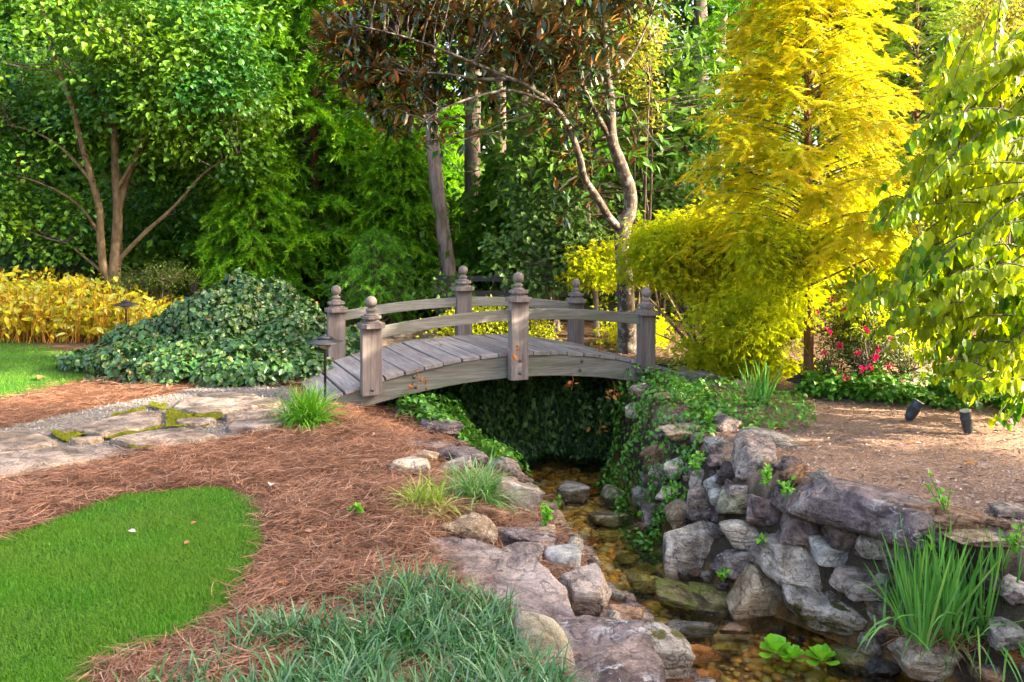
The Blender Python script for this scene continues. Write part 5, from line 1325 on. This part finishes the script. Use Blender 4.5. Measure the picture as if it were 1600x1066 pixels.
# big-leaved light green understorey behind the bridge, right of centre
SAGE = leafmat('leaf_sage', [(.05, .12, .025), (.08, .17, .035), (.12, .22, .05), (.035, .09, .02)], .35, .45, .35)
shrub('pale green round-leaved climber on the trunks behind the bridge', 860, 500, 13.6, [el(845, 400, 13.6, 80, 60, .5), el(870, 330, 13.8, 60, 50, .5), el(900, 380, 13.5, 50, 40, .4), el(835, 230, 14.5, 35, 50, .5), el(820, 290, 14, 30, 40, .4), el(690, 450, 13.8, 60, 22, .4)], 420, 13, SAGE, spread=.13, tm=LEAF6, LL=(.07, .12), WW=(.06, .1), bark=BARKD, flat=.9)
shrub('green leafy sapling between the magnolia trunk and the golden conifer', 1035, 500, 14.5, [el(1040, 300, 14.5, 55, 60, .6), el(1060, 200, 15, 60, 60, .7), el(1030, 120, 15.5, 60, 60, .8), el(1080, 330, 14.5, 50, 40, .5)], 420, 18, SAGE, spread=.15, tm=LEAF6, LL=(.08, .13), WW=(.06, .1), bark=BARKD, flat=.9)
LITY = leafmat('leaf_lit_yellow', [(.22, .25, .02), (.32, .3, .03), (.16, .21, .02)], .4, .5, .3)
shrub('sunlit yellowish sapling beside the upper magnolia trunk', 1000, 500, 13.4, [el(1000, 60, 13.4, 40, 60, .5), el(985, 130, 13.4, 35, 40, .4), el(905, 250, 13.6, 40, 30, .3), el(1010, 170, 13.6, 25, 50, .3)], 150, 14, LITY, spread=.11, LL=(.06, .1), WW=(.04, .06), bark=BARKD)
# top right: willow-like leaves against the sky
shrub('narrow-leaved tree against the sky in the upper right corner', 1560, 500, 12.5, [el(1560, 50, 12.5, 70, 50, .8), el(1500, 90, 12.6, 50, 50, .6), el(1540, 140, 12.3, 50, 25, .5), el(1590, 10, 12.5, 60, 50, .8)], 260, 16, LITY, name='tree', cat='tree', spread=.15, LL=(.09, .15), WW=(.02, .035), bark=BARKD)

# conifers added out of view on the right to cast shade over the stream garden
SHADE_BELT = [(9.6, 4.7), (9.7, 3.0), (9.9, 1.2), (10.3, -.3), (10.7, -2.4), (11.2, -4.6), (12.6, 4.2), (12.8, 2.2), (13.0, .5), (13.3, -1.9)]
for q_, (x, y) in enumerate(SHADE_BELT):
    copy_tree(ct, (x, y, float(terrain(x, y))), q_ * 1.7, 1.0 + .06 * (q_ % 3), 'tall dense unseen conifer, added beyond the right edge to shade the stream garden')['group'] = 'belt of shading conifers'
for o in list(bpy.data.objects):
    if o.get('group') == 'belt of shading conifers': o.scale = (1.0, 1.0, .86)

# trunks and the wood behind
def trunk_tree(px, pyb, Yc, r, H, lean, bark, label, crown=True, mat=MIDG, name='forest_tree'):
    b_ = gnd(px, Yc); top = b_ + np.array([lean, 0, H])
    pts = [b_ + (top - b_) * u + np.array([.08 * math.sin(u * 7 + px), 0, 0]) for u in np.linspace(0, 1, 8)]
    e_ = [(top[0], top[1], top[2], 2.4, 2.2, 2.6), (top[0] + .6, top[1] + .5, top[2] - 1.8, 2.2, 2.0, 1.6)]
    return leafy(name, label, 'tree', b_, [(pts, [r, r * .92, r * .85, r * .8, r * .72, r * .6, r * .45, r * .2])], e_, 150, 14, .35, LEAF2, (.15, .26), (.09, .15), mat, bark, group='trees of the wood behind the garden', flat=.8)
trunk_tree(706, 400, 15.6, .16, 9, -.75, BARKP, 'pale grey straight pine trunk leaning slightly left, behind the bridge')
trunk_tree(744, 300, 17.2, .2, 11, 0, BARKD, 'dark thick trunk right of the pale pine trunk')
trunk_tree(772, 300, 19, .16, 11, .2, BARKD, 'slim dark trunk just right of the thick dark one')
trunk_tree(816, 310, 16.5, .13, 11, -.1, BARKD, 'thin dark trunk wrapped by the pale climber')
trunk_tree(1012, 400, 20, .16, 11, -.1, BARKD, 'dark trunk right of the magnolia')
trunk_tree(1097, 300, 19, .22, 11, -.2, BARKD, 'brown trunk between the magnolia and the golden conifer')
trunk_tree(1120, 330, 21, .15, 11, .3, BARKP, 'thin reddish trunk left of the golden conifer')
trunk_tree(326, 400, 18.5, .17, 10, .1, BARKD, 'dark trunk behind the right side of the forked tree')
trunk_tree(1520, 200, 22, .2, 11, -.3, BARKD, 'dark trunk in the upper right behind the lime conifer')
trunk_tree(870, 520, 14.2, .05, 5, .1, BARKP, 'slender grey sapling trunk behind the far right post', name='sapling')
trunk_tree(925, 520, 13.6, .05, 5, 0, BARKP, 'slender brown sapling trunk between the far right post and the magnolia', name='sapling')
WOOD1 = leafmat('wood_leaf', [(.01, .04, .006), (.02, .07, .01), (.035, .11, .014), (.06, .16, .02)], .35, .5, .2, big=(.4, (.10, .2, .015)))
def mass(name, label, n, x0, x1, y0, y1, zlo, zhi, size, mat, gap, gs):
    nc = n // 12; x = rng.uniform(x0, x1, nc * 3); y = rng.uniform(y0, y1, nc * 3); z = rng.uniform(0, 1, nc * 3) ** .9 * (zhi - zlo) + zlo
    g = (vnoise(x, y, z, gs) > gap); x, y, z = x[g][:nc], y[g][:nc], z[g][:nc]
    C = np.repeat(np.stack([x, y, z], 1), 12, 0); m_ = len(C); P = C + rng.normal(0, .45, (m_, 3))
    P[:, 2] = np.maximum(P[:, 2], .05)
    A = norm(rdir(m_) + np.array([0, 0, -.3])); s_ = rng.uniform(*size, m_)
    mb = MB(); scatter(mb, LEAF2, P, A, norm(np.array([0, -.4, .8]) + .7 * rdir(m_)), s_, s_ * .65, r=np.clip(np.repeat(rng.random(len(x)), 12) * .6 + rng.random(m_) * .4, 0, 1))
    return mb.build(name, mat, kind='stuff', label=label, cat='woodland')
mass('woodland', 'dense dark green wood closing the garden behind all the trees', 130000, -19, 19, 21, 30, 0, 12, (.22, .4), WOOD1, -.25, .45)
mass('undergrowth', 'low dark green undergrowth under the trees behind the bridge', 40000, -14, 14, 15.5, 21, 0, 2.2, (.12, .24), WOOD1, -.2, .7)

# ------------------------------------------------------------------ small loose things
DRY = leafmat('dry_leaf', [(.40, .13, .03), (.5, .2, .05), (.3, .1, .03)], .25, .6, .2)
PALEL = leafmat('dry_leaf_pale', [(.5, .42, .35), (.6, .52, .46)], .1, .6, .2)
BRL = leafmat('dry_leaf_brown', [(.2, .08, .04), (.28, .12, .06)], .1, .6, .2)
def fallen(px, py, size, mat, label, dz_=.03, z=None):
    p = hit(px, py) if z is None else onz(px, py, z)
    mb = MB(); A = norm(np.array([[rng.normal(), rng.normal(), .1]])); scatter(mb, LEAF6, np.zeros((1, 3)), A, norm(np.array([[.2, -.4, 1.0]])), size, size * .55)
    o = mb.build('fallen_leaf', mat, label=label, cat='leaf', group='fallen leaves'); o.location = (p[0], p[1], p[2] + dz_)
fallen(212, 839, .05, PALEL, 'single whitish leaf lying on the foreground lawn')
fallen(298, 827, .045, BRL, 'upper of two small brown leaves on the foreground lawn')
fallen(288, 859, .05, BRL, 'lower of two small brown leaves on the foreground lawn')
fallen(432, 926, .07, DRY, 'orange leaf on the pine straw beside the lawn')
fallen(70, 592, .22, BRL, 'large curled brown leaf on the lawn at the left edge')
fallen(425, 762, .10, PALEL, 'grey curled leaf on the pine straw above the lawn')
fallen(1508, 729, .08, DRY, 'rusty leaf on the bark ground below the upright spotlight')
fallen(1430, 695, .07, DRY, 'orange leaf between the two spotlights and the long slab')
fallen(1572, 731, .07, BRL, 'dark brown leaf on the bark ground near the right edge')
def dry_bunch(px, py, Yc, n, w, label):
    c = at(px, py, Yc); mb = MB(); P = rng.normal(0, w, (n, 3)) * np.array([1, .4, .8])
    scatter(mb, LEAF6, P, norm(rdir(n) + np.array([0, 0, -.5])), rdir(n), rng.uniform(.05, .09, n), rng.uniform(.03, .05, n))
    tube(mb, np.array([(0, 0, .12), (.02, 0, .04), (0, 0, -.08)]), .003, 4)
    o = mb.build('withered_vine', DRY, label=label, cat='vine', group='withered orange vine leaves at the bridge'); o.location = tuple(c)
dry_bunch(652, 596, 8.55, 8, .05, 'withered orange leaves at the left end of the arched beam')
dry_bunch(958, 612, 9.4, 9, .06, 'withered orange leaves hanging below the right half of the beam')
dry_bunch(893, 598, 9.2, 5, .04, 'small withered sprig under the middle of the right beam')
dry_bunch(936, 668, 9.9, 7, .06, 'withered orange leaves in the dark ivy under the bridge')
dry_bunch(805, 551, 8.72, 8, .05, 'withered brown sprig against the middle near post')
dry_bunch(935, 545, 9.95, 8, .05, 'dry leaves lying on the deck near the far right post')
def weed(px, py, n, sz, label, mat=None):
    p = hit(px, py); p = p * .97 + np.array([0, 0, CH]) * .03
    mb = MB()
    for q_ in range(5):
        d = norm(np.array([rng.normal(0, .5), rng.normal(0, .3) - .2, 1.0])); L_ = sz * rng.uniform(.6, 1.2)
        tube(mb, np.array([(0, 0, -.02), d * L_ * .5, d * L_]), .003, 4, r=.3)
        k = max(3, n // 5); u = rng.uniform(.3, 1, (k, 1)); A = norm(rdir(k) + d * .4)
        scatter(mb, LEAF6, d * L_ * u, A, norm(np.array([0, -.4, 1.0]) + .5 * rdir(k)), rng.uniform(.035, .06, k), rng.uniform(.025, .04, k))
    o = mb.build('weed', mat or WEEDM, label=label, cat='weed', group='green weeds between the stones'); o.location = tuple(p)
WEEDM = leafmat('weed_leaf', [(.08, .26, .02), (.13, .36, .02), (.2, .44, .03)], .3, .45, .35)
for a_ in [(1200, 760, 30, .16, 'leafy weed growing between the lilac boulder and the long slab'), (1228, 775, 20, .13, 'small weed right against the left end of the long slab'),
           (1130, 905, 14, .09, 'tiny bright weed above the olive-brown boulder'), (1090, 740, 34, .2, 'tall weed beside the pale upright stone of the rubble'),
           (1050, 790, 40, .2, 'yellowish green weed at the right waterline'), (1012, 812, 26, .13, 'bright weed over the red-brown wedge in the stream'),
           (1196, 855, 14, .12, 'thin trailing weed right of the loaf-shaped stone'), (1108, 664, 24, .14, 'weed standing on the flat beige block'),
           (1478, 800, 24, .26, 'tall single weed behind the iris clump'), (1440, 870, 18, .14, 'round-leaved weed on the left side of the iris clump'),
           (1410, 985, 18, .10, 'small weed at the foot of the iris clump'), (1585, 860, 24, .16, 'weed at the right frame edge above the pale stone'),
           (868, 800, 34, .14, 'pale creeping weed on the left waterline'), (852, 822, 26, .12, 'bright weed behind the pale flat stone on the left bank'),
           (1150, 640, 24, .16, 'weed in front of the small iris fan'), (560, 800, 14, .05, 'low sprouting weed in the pine straw')]:
    weed(*a_)

for px, py, z, lab in [(690, 540, .33, 'brown leaf lying on the left part of the bridge deck'), (742, 548, .36, 'brown leaf on the deck between the two middle posts'), (862, 553, .35, 'small brown leaf on the deck right of the middle near post'),
                       (905, 548, .32, 'curled brown leaf on the deck before the far right post'), (950, 553, .28, 'brown leaf on the deck near the right near post'), (560, 596, .12, 'brown leaf on the lowest planks by the left near post')]:
    fallen(px, py, .06, BRL, lab, .012, z)
# brown leaves, twigs and bits of bark in the two mulches
mb = MB(); x, y = in_world(900, -7, 1, 3.0, 10, None, 1.8); g = straw_mask(x, y); x, y = x[g], y[g]; n = len(x)
scatter(mb, LEAF6, np.stack([x, y, terrain(x, y) + rng.uniform(.02, .06, n)], 1), rdir(n, -.2, .4), norm(rdir(n) * .6 + (0, 0, 1)), rng.uniform(.02, .055, n), rng.uniform(.012, .03, n))
x, y = in_world(700, 1, 8, 4.6, 11, None, 1.6); g = x > np.interp(y, *TRp) + .05; x, y = x[g], y[g]; n = len(x)
scatter(mb, LEAF6, np.stack([x, y, terrain(x, y) + rng.uniform(.01, .03, n)], 1), rdir(n, -.2, .5), norm(rdir(n) * .6 + (0, 0, 1)), rng.uniform(.02, .06, n), rng.uniform(.012, .03, n))
for q_ in range(130):
    yy = rng.uniform(3.4, 9.5); xx = rng.uniform(np.interp(yy, *TRp) + .1, 6.5) if rng.random() < .7 else rng.uniform(-4, np.interp(yy, *TLp) - .2)
    if inpoly(np.array([xx]), np.array([yy]), LAWN1)[0] or inpoly(np.array([xx]), np.array([yy]), PATHP)[0]: continue
    a_ = rng.uniform(0, 3.14); L_ = rng.uniform(.06, .3); p0 = np.array([xx, yy, float(terrain(xx, yy)) + .025]); d_ = np.array([math.cos(a_), math.sin(a_), 0])
    tube(mb, np.array([p0, p0 + d_ * L_ * .5 + (0, 0, rng.uniform(0, .02)), p0 + d_ * L_ + np.array([-d_[1], d_[0], 0]) * L_ * .15]), np.array([.005, .004, .002]) * rng.uniform(.6, 1.2), 4)
mb.build('litter', leafmat('litter_bits', [(.07, .035, .02), (.2, .10, .06), (.12, .06, .04), (.36, .22, .15), (.3, .11, .04)], .05, .7, .2), kind='stuff', label='brown leaves, twigs and bark bits scattered over both mulched beds', cat='litter')

# dark rail fence at the far end of the garden, seen under the right handrail
fn = empty('rail_fence', tuple(gnd(890, 15.3)), 0, label='low black rail fence in the shade behind the bridge, under the right far handrail', cat='fence')
f0 = np.array(fn.location)
for k_ in range(5):
    mb = MB(); box(mb, -.05, .05, -.05, .05, -.1, .95); o = mb.build('post', BLACK, fn); o.location = (-2.4 + 1.2 * k_, 0, 0)
for k_ in range(3):
    mb = MB(); box(mb, -2.5, 2.5, -.02, .02, -.05, .05); o = mb.build('rail', BLACK, fn); o.location = (0, -.075, .25 + .27 * k_)
